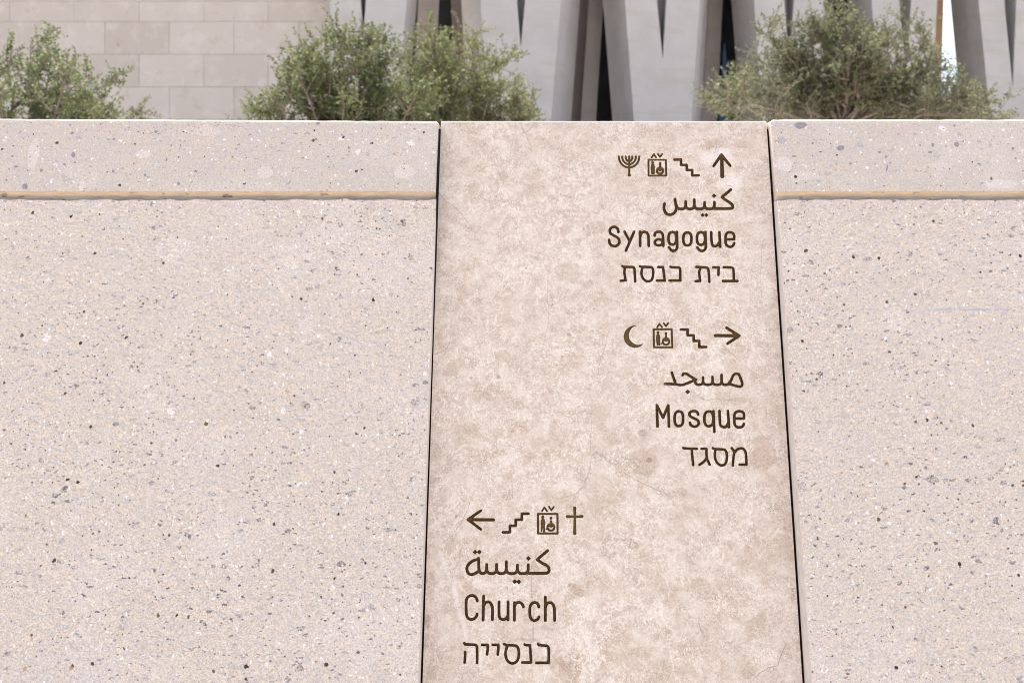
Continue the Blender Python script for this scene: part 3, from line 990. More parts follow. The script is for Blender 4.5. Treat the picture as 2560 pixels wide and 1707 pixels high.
marks_mesh = []
GS = 0.8                            # grid of the engraving in photograph pixels (about half a millimetre)
DEPTH = 0.0036
for mk, (x0, y0, x1, y1) in zip(MARKS, rects):
    nx, ny = int(math.ceil((x1 - x0) / GS)), int(math.ceil((y1 - y0) / GS))
    gx = np.linspace(x0, x1, nx + 1)
    gy = np.linspace(y0, y1, ny + 1)
    X, Y = np.meshgrid(gx, gy)
    rag = np.array([[mnoise.noise(Vector((x * 0.35, y * 0.35, 0.0))) for x in gx] for y in gy])
    D = mk.sdf(X, Y) + 0.55 * rag - 0.45
    inside = D < 0
    halfw = mk.w / 2
    mv, mf, cache, edgec = [], [], {}, {}

    def depth_pos(x, y, d):
        e = max(0.0, -d)
        if mk.flat:
            dep = min(1.0, e / 1.3) * DEPTH * 0.75
        else:
            s_ = min(1.0, e / (halfw + 0.3))
            dep = math.sqrt(max(0.0, 1 - (1 - s_) ** 2)) * DEPTH
        return SLAB.at(x, y, -dep)

    def gv(i, j):
        k = (i, j)
        if k not in cache:
            cache[k] = len(mv)
            mv.append(depth_pos(gx[i], gy[j], D[j, i]))
        return cache[k]

    def ev(i0, j0, i1, j1):
        k = (min((i0, j0), (i1, j1)), max((i0, j0), (i1, j1)))
        d0, d1 = D[j0, i0], D[j1, i1]
        t_ = d0 / (d0 - d1)
        x = gx[i0] + (gx[i1] - gx[i0]) * t_
        y = gy[j0] + (gy[j1] - gy[j0]) * t_
        if k not in edgec:
            edgec[k] = len(mv)
            mv.append(SLAB.at(x, y))
        return edgec[k], (x, y)
    for j in range(ny):
        run = None
        for i in range(nx + 1):
            full_out = i < nx and not (inside[j, i] or inside[j, i + 1] or inside[j + 1, i] or inside[j + 1, i + 1])
            if full_out and run is None:
                run = i
            if not full_out and run is not None:
                q = [sadd(SLAB.at(gx[run], gy[j + 1])), sadd(SLAB.at(gx[i], gy[j + 1])), sadd(SLAB.at(gx[i], gy[j])), sadd(SLAB.at(gx[run], gy[j]))]
                sf.append(tuple(q)); sm.append(0)
                run = None
            if i == nx or full_out:
                continue
            cor = [(i, j + 1), (i + 1, j + 1), (i + 1, j), (i, j)]
            ins, outs = [], []
            for a in range(4):
                p, q = cor[a], cor[(a + 1) % 4]
                pi, qi = inside[p[1], p[0]], inside[q[1], q[0]]
                if pi:
                    ins.append(gv(*p))
                else:
                    outs.append((gx[p[0]], gy[p[1]]))
                if pi != qi:
                    idx, xy = ev(*p, *q)
                    ins.append(idx)
                    outs.append(xy)
            if len(ins) >= 3:
                mf.append(tuple(ins))
            if len(outs) >= 3:
                sf.append(tuple(sadd(SLAB.at(*xy)) for xy in outs)); sm.append(0)
    marks_mesh.append((mk, mv, mf))

# edges, rounded top arris, top and sides of the slab
TH = 0.05
R = 0.0040
left_top, right_top = SLAB.at(lin(SL_L, PY_TOP), PY_TOP), SLAB.at(lin(SL_R, PY_TOP), PY_TOP)
left_bot, right_bot = SLAB.at(lin(SL_L, PY_BOT), PY_BOT), SLAB.at(lin(SL_R, PY_BOT), PY_BOT)
prev = (sadd(left_top), sadd(right_top))
ang0 = math.atan(SLAB.b)
n_arc = 7
cen = left_top - SLAB.n * R
for k in range(1, n_arc + 1):
    a = k / n_arc * (math.pi / 2 - ang0) + ang0
    off = Vector((0, -math.cos(a), math.sin(a))) * R
    inx = 0.0016 * (k / n_arc) ** 2
    l = sadd(Vector((left_top.x + inx, cen.y + off.y, cen.z + off.z)))
    r = sadd(Vector((right_top.x - inx, cen.y + off.y, cen.z + off.z)))
    sf.append((prev[0], prev[1], r, l)); sm.append(0)
    prev = (l, r)
bl = sadd(sv[prev[0]] + Vector((0, TH, 0)))
br = sadd(sv[prev[1]] + Vector((0, TH, 0)))
sf.append((prev[0], prev[1], br, bl)); sm.append(0)
for (tp, bt, s_) in ((left_top, left_bot, 1), (right_top, right_bot, -1)):
    a, b = sadd(tp), sadd(bt)
    c, d = sadd(bt + Vector((0.0, TH, 0))), sadd(tp + Vector((0.0, TH, 0)))
    sf.append((a, b, c, d) if s_ == 1 else (d, c, b, a)); sm.append(0)
    e = sadd(Vector((tp.x, tp.y + R * .9, tp.z + R * .75)))
    g = sadd(Vector((tp.x, tp.y + TH, tp.z + R * .75)))
    sf.append((a, d, g, e) if s_ == 1 else (e, g, d, a)); sm.append(0)
slab = add_mesh("sign_slab", sv, sf, [M_LIME], None, sm)
tag(slab, "beige limestone sign slab engraved with the words Synagogue, Mosque and Church", "sign")
for mk, mv, mf in marks_mesh:
    o = add_mesh(mk.name, mv, mf, M_FLAT if mk.flat else M_INK, slab, smooth=True)
    o['label'] = mk.label

# fine dark cracks in the slab, as hair-thin ribbons lying on its face
def ribbon(plane, pts, w, out=0.00015):
    v, f = [], []
    q = [np.array(p, float) for p in pts]
    fine_ = []
    for i, (a, b) in enumerate(zip(q, q[1:])):
        m_ = max(2, int(np.hypot(*(b - a)) / 5))
        d_ = (b - a) / np.hypot(*(b - a))
        for k in range(m_):
            p = a + (b - a) * k / m_
            fine_.append(p + np.array([-d_[1], d_[0]]) * 1.6 * mnoise.noise(Vector((p[0] * .11, p[1] * .11, 2))))
    fine_.append(q[-1])
    n_ = len(fine_)
    for i, p in enumerate(fine_):
        d_ = fine_[min(i + 1, n_ - 1)] - fine_[max(i - 1, 0)]
        d_ = d_ / np.hypot(*d_)
        ww = 0.75 * w * (0.25 + 0.75 * math.sin(math.pi * (i + .5) / n_)) * (0.8 + 0.5 * mnoise.noise(Vector((p[0] * .2, p[1] * .2, 7))))
        v += [plane.at(*(p + np.array([-d_[1], d_[0]]) * ww / 2), out), plane.at(*(p - np.array([-d_[1], d_[0]]) * ww / 2), out)]
    for i in range(n_ - 1):
        f.append((2 * i, 2 * i + 1, 2 * i + 3, 2 * i + 2))
    return v, f


cv_, cf_ = [], []
for (ox, oy, k, w, pts) in (
        (1040, 1040, 2.351, 2.0, [(1160, 275), (1215, 325), (1290, 375), (1400, 425), (1500, 470)]),
        (1040, 1040, 2.351, 2.6, [(1960, 1572), (2010, 1515), (2070, 1478), (2125, 1465), (2135, 1430), (2155, 1380), (2180, 1330)]),
        (1040, 1040, 2.351, 1.8, [(370, 400), (325, 480), (300, 560), (260, 630), (205, 710), (150, 750)]),
        (1040, 1040, 2.351, 1.8, [(1250, 1490), (1240, 1520), (1235, 1568)]),
        (1040, 1040, 2.351, 2.2, [(1660, 1200), (1665, 1240), (1700, 1300)]),
        (1040, 1040, 2.351, 1.2, [(560, 350), (565, 420), (570, 500)]),
        (1040, 800, 2.351, 1.4, [(1290, 150), (1400, 190), (1480, 220)]),
        (1040, 800, 2.351, 1.4, [(1800, 150), (1900, 235), (1970, 310)]),
        (1040, 800, 2.351, 1.3, [(1440, 360), (1500, 400), (1540, 445)]),
        (1040, 800, 2.351, 1.1, [(230, 600), (290, 640), (390, 690)]),
        (1080, 300, 2.6133, 1.3, [(560, 105), (620, 75), (670, 35)]),
        (1080, 300, 2.6133, 1.2, [(1350, 1080), (1420, 1140), (1480, 1200), (1545, 1245)]),
        (1080, 300, 2.6133, 1.0, [(890, 1300), (930, 1350), (985, 1400)])):
    v_, f_ = ribbon(SLAB, [(ox + x / k, oy + y / k) for x, y in pts], w)
    b0 = len(cv_)
    cv_ += v_
    cf_ += [tuple(b0 + i for i in fc) for fc in f_]
add_mesh("hairline_cracks", cv_, cf_, M_CRACK, slab)

# added black strip painting the dark gap on each side of the slab
def gap_strip(name, label, side):
    gv_, gf_ = [], []
    n_ = 90
    for i in range(n_ + 1):
        py = 322 + (3900 - 322) * (i / n_) ** 1.5
        sx = lin(SL_L if side == 'L' else SL_R, py)
        if side == 'L':
            t_ = min(1.0, max(0.0, (py - 420) / 500.0))
            t_ = t_ * t_ * (3 - 2 * t_)
            edge_ = lin([(250, 1097), (340, 1096), (400, 1093), (478, 1089.5), (560, 1088), (1690, 1046), (2600, 1014)], py)
            a_ = FACE.at(edge_, py)
            d0 = 0.003
            ys_ = SLAB.y(a_.z) + 0.002
            a_ = Vector((a_.x + 0.0002, (a_.y + d0) * (1 - t_) + ys_ * t_, a_.z))
            b_ = SLAB.at(sx, py) + Vector((0.0003, 0.0012, 0))
            quad = [a_, b_, b_ + Vector((0, .03, 0)), a_ + Vector((0, .06 - (a_.y - FACE.y(a_.z)) * .5, 0))]
        else:
            edge_ = lin([(250, 1925), (320, 1929.5), (478, 1942.5), (1690, 2028.5), (2600, 2092.5)], py)
            ex_ = FACE.at(edge_, py)
            b_ = SLAB.at(sx, py) + Vector((-0.0003, 0.0015, 0))
            a_ = Vector((ex_.x - 0.0004, b_.y + 0.001, b_.z))
            quad = [b_, a_, a_ + Vector((0, .03, 0)), b_ + Vector((0, .03, 0))]
        gv_.append(quad)
    v_, f_ = loft(gv_)
    o_ = add_mesh(name, v_, f_, M_BLACK)
    fix_normals(o_)
    tag(o_, label, "joint seal", "black gap strips")  # added strip painting the dark gap, not a real seal


gap_strip("dark_gap_strip", "thin black strip painting the dark gap along the left edge of the beige sign slab", 'L')
gap_strip("dark_gap_strip", "thin black strip painting the dark gap along the right edge of the beige sign slab", 'R')


# stones cut through by the grinding of the two copings
def aggregate(parent, items, seed):
    r_ = random.Random(seed)
    v, f, fm = [], [], []
    for (px, py, w, h, kind) in items:
        n_ = r_.randint(6, 9)
        b0 = len(v)
        rot = r_.uniform(-.4, .4)
        for k in range(n_):
            a = 2 * math.pi * (k + r_.uniform(-.25, .25)) / n_
            q = r_.uniform(.62, 1.0)
            x, y = w / 2 * q * math.cos(a), h / 2 * q * math.sin(a)
            v.append(FACE.at(px + x * math.cos(rot) - y * math.sin(rot), py + x * math.sin(rot) + y * math.cos(rot), 0.00022))
        f.append(tuple(range(b0, b0 + n_))[::-1])
        fm.append('DLWB'.index(kind))
    o_ = add_mesh("exposed_aggregate", v, f, [M_CHIP_D, M_CHIP_L, M_CHIP_W, M_CHIP_B], parent, fm)
    o_.location = -parent.location


ZR = [(205, 48, 72, 44, 'D'), (112, 125, 56, 42, 'L'), (410, 163, 48, 32, 'D'), (512, 148, 48, 36, 'L'), (268, 140, 18, 22, 'D'), (175, 205, 38, 13, 'D'),
      (338, 293, 32, 26, 'L'), (297, 332, 32, 24, 'L'), (705, 92, 24, 20, 'L'), (788, 92, 26, 22, 'L'), (1015, 93, 32, 28, 'L'), (1002, 145, 30, 32, 'D'),
      (880, 148, 18, 24, 'D'), (1172, 148, 16, 26, 'L'), (1288, 167, 24, 22, 'D'), (670, 175, 40, 15, 'L'), (610, 185, 20, 16, 'D'), (640, 210, 13, 22, 'D'),
      (648, 262, 12, 40, 'D'), (865, 185, 24, 16, 'D'), (1115, 245, 28, 12, 'D'), (1160, 240, 12, 20, 'L'), (390, 200, 16, 9, 'B'), (1300, 215, 20, 12, 'D'),
      (460, 243, 18, 18, 'D'), (585, 245, 16, 16, 'L'), (1190, 105, 20, 16, 'L'), (1112, 130, 24, 20, 'L'), (695, 278, 18, 14, 'L'), (545, 262, 24, 22, 'W'),
      (308, 183, 14, 6, 'B'), (1034, 130, 9, 9, 'B'), (906, 210, 6, 6, 'B'), (275, 236, 14, 22, 'L'), (310, 225, 12, 18, 'L'), (150, 285, 14, 12, 'D'),
      (850, 122, 16, 22, 'L'), (1225, 135, 14, 18, 'L'), (815, 150, 14, 14, 'D'), (360, 255, 16, 18, 'L'), (990, 50, 14, 18, 'D'), (1080, 235, 10, 10, 'B')]
ZL = [(392, 212, 32, 38, 'D'), (222, 292, 22, 24, 'D'), (133, 378, 34, 40, 'D'), (375, 48, 18, 16, 'D'), (385, 92, 28, 18, 'D'), (370, 122, 24, 20, 'L'),
      (415, 115, 34, 24, 'L'), (85, 272, 32, 18, 'D'), (340, 325, 28, 24, 'L'), (345, 345, 32, 20, 'L'), (345, 260, 22, 16, 'D'), (955, 362, 24, 22, 'D'),
      (890, 235, 12, 28, 'D'), (835, 85, 24, 18, 'D'), (1865, 170, 18, 20, 'D'), (1965, 205, 24, 28, 'L'), (1680, 78, 16, 10, 'B'), (1700, 40, 32, 18, 'D'),
      (1375, 88, 24, 16, 'L'), (1690, 125, 16, 16, 'D'), (1780, 215, 24, 14, 'L'), (1865, 190, 16, 14, 'D'), (2215, 70, 20, 16, 'D'), (2245, 125, 24, 16, 'L'),
      (610, 125, 20, 16, 'D'), (605, 297, 16, 18, 'D'), (670, 75, 16, 20, 'L'), (715, 255, 16, 16, 'D'), (775, 315, 18, 20, 'D'), (1045, 295, 20, 14, 'D'),
      (1275, 155, 24, 14, 'D'), (1508, 147, 14, 14, 'D'), (65, 215, 18, 14, 'D'), (35, 343, 16, 14, 'D'), (230, 345, 16, 16, 'L'), (400, 250, 14, 14, 'D'),
      (965, 160, 10, 22, 'D'), (767, 93, 8, 8, 'B'), (982, 85, 10, 9, 'B'), (573, 300, 9, 9, 'B'), (1093, 218, 7, 12, 'B'), (1935, 288, 14, 9, 'B'),
      (178, 98, 10, 10, 'B'), (1530, 370, 12, 16, 'L'), (2140, 100, 12, 14, 'L'), (300, 240, 16, 18, 'L'), (865, 85, 20, 10, 'L'), (1075, 88, 26, 14, 'L')]
for o_ in [o for o in bpy.data.objects if o.name.startswith("wall_panel")]:
    if o_.location.x > 0:
        aggregate(o_, [(1900 + x / 2.036, 290 + y / 2.036, w / 2.036, h / 2.036, k) for x, y, w, h, k in ZR], 3)
    else:
        aggregate(o_, [(x / 2.138, 290 + y / 2.138, w / 2.138, h / 2.138, k) for x, y, w, h, k in ZL], 4)

# crumbs of golden filler in the top of the joint right of the slab
fv, ff = [], []
for q in range(9):
    c = SLAB.at(1921 + random.uniform(-1.5, 2.2), 309 + q * 3.0, -0.012 + random.uniform(-.004, .004))
    bm = bmesh.new()
    bmesh.ops.create_icosphere(bm, subdivisions=2, radius=random.uniform(0.0018, 0.0030))
    b0 = len(fv)
    for v_ in bm.verts:
        fv.append(c + v_.co * (1 + 0.5 * mnoise.noise(v_.co * 500 + Vector((q, 0, 0)))))
    ff += [tuple(b0 + x.index for x in f_.verts) for f_ in bm.faces]
    bm.free()
fill = add_mesh("joint_filler", fv, ff, M_SEAL, smooth=True)
tag(fill, "golden crumbs of joint filler in the gap at the top right of the slab", "joint filler")

# ------------------------------------------------------------------ pale block wall behind the trees
YB = 27.0
PXB = YB / F
t = thing("block_wall", "tall pale travertine block wall behind the leftmost tree", "wall", at(400, 700, YB) * 1.0)
t.location.z = TERR
tx, ty, tz = t.location
bv, bf = [], []
row_y = [4, 55, 136.5, 218, 299, 380.5, 462, 543.5, 625, 706]
top_rows = [4 - 81.5 * k for k in range(1, 6)]
ys = sorted(top_rows) + row_y
w_px = 161.5
jx = 0.0035
for r_i, (ya, yb) in enumerate(zip(ys, ys[1:])):
    off = 186 if (r_i % 2 == 1) else 262 - w_px
    x = off - w_px * 12
    while x < 828:
        a, b = x, min(x + w_px, 828)
        if b - a > 4:
            p0, p1 = at(a, yb, YB), at(b, ya, YB)
            z0 = max(p0.z, TERR)
            if p1.z - jx > z0 + jx:
                dy = random.uniform(-.004, .004)
                v_, f_ = box(p0.x + jx, p1.x - jx, YB + dy, YB + 0.08, z0 + jx, p1.z - jx)
                b0 = len(bv)
                bv += [q - Vector((tx, ty, tz)) for q in v_]
                bf += [tuple(b0 + i for i in fc) for fc in f_]
        x += w_px
add_mesh("stone_blocks", bv, bf, M_BLOCK, t)
zt = at(0, ys[0], YB).z
v_, f_ = box(at(-1770, 0, YB).x, at(828, 0, YB).x - 0.002, YB + 0.03, YB + 0.9, TERR, zt - 0.004)
add_mesh("wall_core", [q - Vector((tx, ty, tz)) for q in v_], f_, M_MORTAR, t)

# ------------------------------------------------------------------ building on V-shaped columns
FM = 0.0535 * F / 374.0             # the facade runs away to the right
FX0, FY0 = 22.0 / F * 28, 28.0


def fac(px, py, back=0.0):
    """point of the facade plane (or one a given distance behind it) seen at (px, py)"""
    k = (px - CX) / F
    Y = (FY0 + back - FX0 * FM) / (1 - k * FM)
    return at(px, py, Y)


bld = thing("columned_building", "grey concrete building raised on tall V-shaped columns behind the trees", "building",
            (fac(1600, 700).x, fac(1600, 700).y, TERR))
BO = Vector(bld.location)
ZT = 13.5


def edge_at(p0, p300, back, z):
    """a straight leaning edge given by its columns in rows 0 and 300 of the photograph, at height z"""
    a, b = fac(p0, 0, back), fac(p300, 300, back)
    # both in the same vertical facade plane; extend the line to height z
    f_ = (z - b.z) / (a.z - b.z)
    return b + (a - b) * f_


def vcolumn(L, Rr, notch, cheekL, cheekR, mat):
    """L, Rr: outer edges (row 0, row 300); notch: (left row 0, right row 0, apex x, apex y); cheeks: rear edges"""
    T1, T2 = 0.75, 1.7
    z0 = TERR

    def e(pair, back, z):
        return edge_at(pair[0], pair[1], back, z)
    nl, nr, ax, ay = notch
    apex = fac(ax, ay)
    a_l = fac(nl, 0)
    a_r = fac(nr, 0)
    ntl = apex + (a_l - apex) * ((ZT - apex.z) / (a_l.z - apex.z))
    ntr = apex + (a_r - apex) * ((ZT - apex.z) / (a_r.z - apex.z))
    front = [e(L, 0, z0), e(Rr, 0, z0), e(Rr, 0, ZT), ntr, apex, ntl, e(L, 0, ZT)]
    v, f = [], []
    v += front

    def blend(p, q, t_):
        return (p[0] + (q[0] - p[0]) * t_, p[1] + (q[1] - p[1]) * t_)
    midL, midR = blend(L, cheekL, T1 / T2), blend(Rr, cheekR, T1 / T2)
    dn = Vector((FM * -0.0, T1, 0))
    v += [e(midL, T1, z0), e(midR, T1, z0), e(midR, T1, ZT), ntr + dn, apex + dn, ntl + dn, e(midL, T1, ZT)]
    v += [e(cheekL, T2, z0), e(cheekR, T2, z0), e(cheekR, T2, ZT), e(cheekL, T2, ZT)]
    f += [(0, 1, 4), (1, 2, 3, 4), (0, 4, 5, 6)]
    f += [(0, 6, 13, 7), (1, 8, 9, 2), (3, 10, 11, 4), (4, 11, 12, 5)]
    f += [(10, 12, 11)]             # back of the notch
    f += [(7, 13, 17, 14), (8, 15, 16, 9), (14, 17, 16, 15), (6, 5, 12, 13), (3, 2, 9, 10), (13, 12, 10, 9, 16, 17)]
    ob = add_mesh("column", [p - BO for p in v], f, mat, bld)
    return ob


vcolumn((826, 838), (1017, 990), (901, 915, 908, 88), (812, 826), (1043, 1016), M_CAST)
vcolumn((1201, 1222), (1402, 1377), (1292, 1313, 1302, 118), (1153, 1170), (1450, 1428), M_CAST)
vcolumn((1562, 1585), (1750, 1728), (1642, 1666, 1657, 148), (1507, 1531), (1771, 1753), M_CAST)
vcolumn((1885, 1906), (2060, 2040), (1961, 1985, 1974, 175), (1828, 1852), (2070, 2050), M_CAST)
vcolumn((2179, 2200), (2343, 2328), (2248, 2278, 2266, 200), (2118, 2142), (2340, 2325), M_CAST)
vcolumn((2446, 2476), (2625, 2602), (2510, 2541, 2532, 222), (2376, 2404), (2630, 2607), M_CAST)
vcolumn((2722, 2745), (2870, 2850), (2775, 2803, 2793, 240), (2660, 2684), (2874, 2854), M_CAST)


def rear(p0a, p0b, p1a, p1b, back, mat=None, name="rear_column"):
    v = []
    for bk in (back, back + 0.8):
        v += [edge_at(p0a, p1a, bk, TERR), edge_at(p0b, p1b, bk, TERR), edge_at(p0b, p1b, bk, ZT), edge_at(p0a, p1a, bk, ZT)]
    f = [(0, 1, 2, 3), (7, 6, 5, 4), (0, 3, 7, 4), (1, 5, 6, 2), (0, 4, 5, 1), (3, 2, 6, 7)]
    return add_mesh(name, [p - BO for p in v], f, mat or M_CAST_BACK, bld)


rear(1046, 1098, 1030, 1084, 3.0)
rear(1127, 1160, 1140, 1176, 4.4)
rear(1472, 1509, 1452, 1490, 3.0)
rear(1440, 1476, 1420, 1456, 4.3)
rear(1772, 1807, 1754, 1792, 3.0)
rear(2072, 2084, 2052, 2066, 3.0)
rear(2330, 2359, 2316, 2350, 2.4, M_WARM_LIT, "warm_lit_fin")  # sunlit strip of a rear column, its warm light painted tan


def slab_between(pa, pb, b0, b1, z0, z1, mat, name):
    v = []
    for z in (z0, z1):
        for px, bk in ((pa, b0), (pb, b0), (pb, b1), (pa, b1)):
            p = fac(px, 0, bk)
            v.append(Vector((p.x, p.y, z)))
    f = [(0, 3, 2, 1), (4, 5, 6, 7), (0, 1, 5, 4), (1, 2, 6, 5), (2, 3, 7, 6), (3, 0, 4, 7)]
    return add_mesh(name, [p - BO for p in v], f, mat, bld)


slab_between(836, 2335, 6.5, 11.0, TERR, ZT - 0.4, M_GLASS, "glazed_hall")
slab_between(2470, 2900, 6.5, 11.0, TERR, ZT - 0.4, M_GLASS, "glazed_hall")
slab_between(800, 2345, -0.3, 11.5, ZT, ZT + 1.2, M_CAST, "roof")
slab_between(2385, 2900, -0.3, 11.5, ZT, ZT + 1.2, M_CAST, "roof")
# sky glint between two columns, painted as a blue pane
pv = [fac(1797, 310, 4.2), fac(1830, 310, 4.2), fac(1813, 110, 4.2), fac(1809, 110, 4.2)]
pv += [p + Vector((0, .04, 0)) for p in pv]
add_mesh("sky_glint_pane", [p - BO for p in pv], [(0, 1, 2, 3), (7, 6, 5, 4), (0, 3, 7, 4), (1, 5, 6, 2), (0, 4, 5, 1), (3, 2, 6, 7)], M_BLUE, bld)

# ------------------------------------------------------------------ white canopy far behind the open gap
YC = 60.0
c0 = at(2398, 276, YC)
cano = thing("shade_canopy", "small white domed canopy in the bright gap between two columns", "canopy", (c0.x, YC, TERR))
cv, cf = [], []
NR, NA = 8, 28
Rc, Hc = 0.75, 0.62
for i in range(NR + 1):
    a = i / NR * math.pi / 2
    for j in range(NA):
        b = j / NA * 2 * math.pi
        rr = Rc * math.sin(a) * (1 - 0.03 * (j % 4 == 0) * math.sin(a))
        cv.append(Vector((rr * math.cos(b), rr * math.sin(b), c0.z - TERR - Hc + Hc * math.cos(a))))
for i in range(NR):
    for j in range(NA):
        k = (j + 1) % NA
        cf.append((i * NA + j, (i + 1) * NA + j, (i + 1) * NA + k, i * NA + k))
add_mesh("canopy_cloth", cv, cf, M_WHITE, cano, smooth=True)
v_, f_ = loft([[Vector((0.05 * math.cos(q), 0.05 * math.sin(q), z)) for q in [k * math.pi / 4 for k in range(8)]] for z in (0, c0.z - TERR - 0.03)])
add_mesh("mast", v_, f_, M_STEEL, cano)


# ------------------------------------------------------------------ trees
def tube(path, radii, verts, faces, n=6):
    b0 = len(verts)
    for i, p in enumerate(path):
        d = (path[min(i + 1, len(path) - 1)] - path[max(i - 1, 0)]).normalized()
        u = d.orthogonal().normalized()
        w = d.cross(u)
        for k in range(n):
            a = 2 * math.pi * k / n
            verts.append(p + (u * math.cos(a) + w * math.sin(a)) * radii[i])
    for i in range(len(path) - 1):
        for k in range(n):
            q = (k + 1) % n
            faces.append((b0 + i * n + k, b0 + i * n + q, b0 + (i + 1) * n + q, b0 + (i + 1) * n + k))


def grow(p, d, length, steps, rnd, bend, up):
    path = [p.copy()]
    for i in range(steps):
        d = (d + Vector((rnd.gauss(0, bend), rnd.gauss(0, bend), rnd.gauss(0, bend) + up))).normalized()
        p = p + d * (length / steps)
        path.append(p.copy())
    return path, d


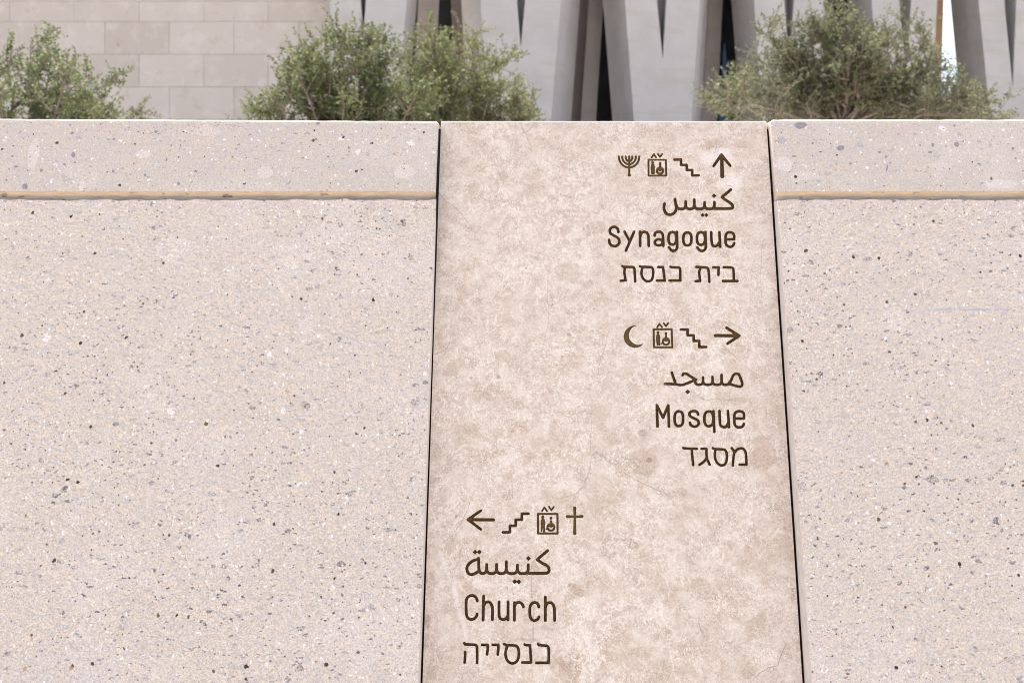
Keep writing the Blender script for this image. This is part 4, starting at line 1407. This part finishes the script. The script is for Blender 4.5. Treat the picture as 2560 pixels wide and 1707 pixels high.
def tree(label, px, Y, fork_py, tops, depth, leaf, seed, n_sub=12, n_twig=9, twig_len=0.24, leaf_len=0.022, leaf_step=0.0085, trunk_r=0.05, gaps=0.0):
    """a small acacia: trunk, limbs reaching for points of the crown outline traced from the photograph (each with its own depth), twigs and leaves"""
    rnd = random.Random(seed)
    base = at(px, 710, Y)
    base.z = TERR
    t = thing("acacia_tree", label, "tree", base)
    fork = at(px, fork_py, Y) - base
    fork.z = max(fork.z, 0.25)
    tv, tf = [], []
    lean = Vector((rnd.uniform(-.08, .08), rnd.uniform(-.05, .05), 0))
    tube([Vector((0, 0, -0.05)), fork * 0.35 + lean, fork * 0.7 + lean * 1.2, fork], [trunk_r * 1.35, trunk_r * 1.1, trunk_r, trunk_r * .9], tv, tf, 8)
    trunk = add_mesh("trunk", tv, tf, M_BARK, t, smooth=True)
    bv_, bf_, lv, lf = [], [], [], []

    def leaf_at(p, d):
        side = d.cross(Vector((rnd.gauss(0, 1), rnd.gauss(0, 1), rnd.gauss(0, 1)))).normalized()
        l = (d * rnd.uniform(.15, .8) + side + Vector((0, 0, rnd.uniform(-.35, .25)))).normalized()
        L = leaf_len * rnd.uniform(.55, 1.35)
        w = l.cross(Vector((rnd.gauss(0, 1), rnd.gauss(0, 1), rnd.gauss(0, 1)))).normalized() * L * rnd.uniform(.20, .32)
        b0 = len(lv)
        lv.extend([p, p + l * L * .5 + w, p + l * L, p + l * L * .5 - w])
        lf.append((b0, b0 + 1, b0 + 2, b0 + 3))

    def twig(p, d, length):
        path, dd = grow(p, d, length, 5, rnd, .16, .03)
        tube(path, [.0030, .0026, .0022, .0018, .0014, .0008], bv_, bf_, 3)
        n = int(length / leaf_step)
        for i in range(n):
            f_ = (i + rnd.random()) / n * 5
            k = min(4, int(f_))
            q = path[k].lerp(path[k + 1], f_ - k)
            if f_ > 0.6 and rnd.random() > gaps:
                leaf_at(q, (path[k + 1] - path[k]).normalized())
                if rnd.random() < .6:
                    leaf_at(q, (path[k + 1] - path[k]).normalized())

    for (tx_, ty_) in tops:
        Yt = Y + rnd.uniform(-depth, depth)
        tgt = at(tx_, ty_, Yt) - base
        n = 9
        mid = fork.lerp(tgt, .5) + Vector((rnd.uniform(-.1, .1), rnd.uniform(-.1, .1), (tgt - fork).length * rnd.uniform(.0, .12)))
        path = []
        for i in range(n + 1):
            s_ = i / n
            q = fork * (1 - s_) ** 2 + mid * 2 * s_ * (1 - s_) + tgt * s_ * s_
            jit = .02 * math.sin(math.pi * s_)
            path.append(q + Vector((rnd.gauss(0, jit), rnd.gauss(0, jit), rnd.gauss(0, jit))))
        Ltot = (tgt - fork).length
        r0 = trunk_r * rnd.uniform(.28, .48)
        tube(path, [r0 * (1 - i / n) ** 1.1 + .0025 for i in range(n + 1)], bv_, bf_, 5)
        twig(path[-1] - (path[-1] - path[-2]) * 1.2, (path[-1] - path[-2]).normalized(), twig_len * rnd.uniform(.5, 1.0))
        for k in range(n_sub):
            s_ = rnd.uniform(.22, .98)
            i = min(n - 1, int(s_ * n))
            q = path[i].lerp(path[i + 1], s_ * n - i)
            d = (path[i + 1] - path[i]).normalized()
            side = d.cross(Vector((rnd.gauss(0, 1), rnd.gauss(0, 1), rnd.gauss(0, 1)))).normalized()
            dd = (d * rnd.uniform(.3, .9) + side * .9 + Vector((0, 0, .12))).normalized()
            Ls = Ltot * rnd.uniform(.14, .32) * (1.1 - .5 * s_)
            sp, d2 = grow(q, dd, Ls, 5, rnd, .13, .05)
            tube(sp, [.010 * (1 - j / 6) * (1.1 - s_ * .6) for j in range(6)], bv_, bf_, 4)
            for w_ in range(n_twig):
                f_ = rnd.uniform(.15, 1.0) * 5
                j = min(4, int(f_))
                qq = sp[j].lerp(sp[j + 1], f_ - j)
                dj = (sp[j + 1] - sp[j]).normalized()
                s2 = dj.cross(Vector((rnd.gauss(0, 1), rnd.gauss(0, 1), rnd.gauss(0, 1)))).normalized()
                twig(qq, (dj * rnd.uniform(.4, 1.0) + s2 * .8 + Vector((0, 0, .10))).normalized(), twig_len * rnd.uniform(.35, .8))
    add_mesh("branches", bv_, bf_, M_BARK, t, smooth=True)
    crown = add_mesh("crown", lv, lf, leaf, t)
    return t


def dome(rnd_seed, outline, n, low=470):
    """aim points: the outline itself and points scattered under it"""
    r = random.Random(rnd_seed)
    pts = list(outline)
    xs = [p[0] for p in outline]
    while len(pts) < n:
        x = r.uniform(min(xs), max(xs))
        y = lin(sorted(outline), x)
        pts.append((x, y + (low - y) * r.random() ** 1.3))
    return pts


tree("dark green acacia cut off by the left edge of the photo", 40, 8.2, 640,
     dome(1, [(-330, 330), (-280, 200), (-160, 125), (-60, 85), (20, 95), (75, 115), (125, 145), (185, 180), (240, 215), (290, 245), (330, 268)], 42),
     0.55, M_LEAF_A, 11, gaps=0.12, n_sub=10)
tree("bushy green acacia in front of the end of the block wall", 860, 8.8, 640,
     dome(2, [(640, 283), (680, 235), (720, 185), (758, 145), (812, 108), (865, 72), (915, 62), (950, 85), (985, 115), (1020, 150), (1050, 190), (1060, 280)], 42),
     0.55, M_LEAF_A, 12, n_sub=13, gaps=.06)
tree("yellowish green acacia directly behind the top left corner of the sign slab", 1140, 9.6, 640,
     dome(3, [(990, 230), (1030, 150), (1080, 115), (1130, 95), (1185, 110), (1225, 150), (1262, 200), (1300, 240), (1340, 275)], 42),
     0.55, M_LEAF_B, 13, n_sub=13, gaps=.06)
tree("open grey green acacia with bare forking limbs behind the right panel", 2105, 9.2, 325,
     dome(4, [(1735, 265), (1800, 230), (1860, 170), (1895, 70), (1950, 85), (2020, 50), (2090, 30), (2150, 55), (2210, 50), (2270, 75), (2320, 110), (2360, 165), (2400, 240), (2510, 280)], 46, low=290),
     0.6, M_LEAF_C, 14, n_sub=11, n_twig=8, gaps=0.14, trunk_r=0.05, leaf_len=0.021)
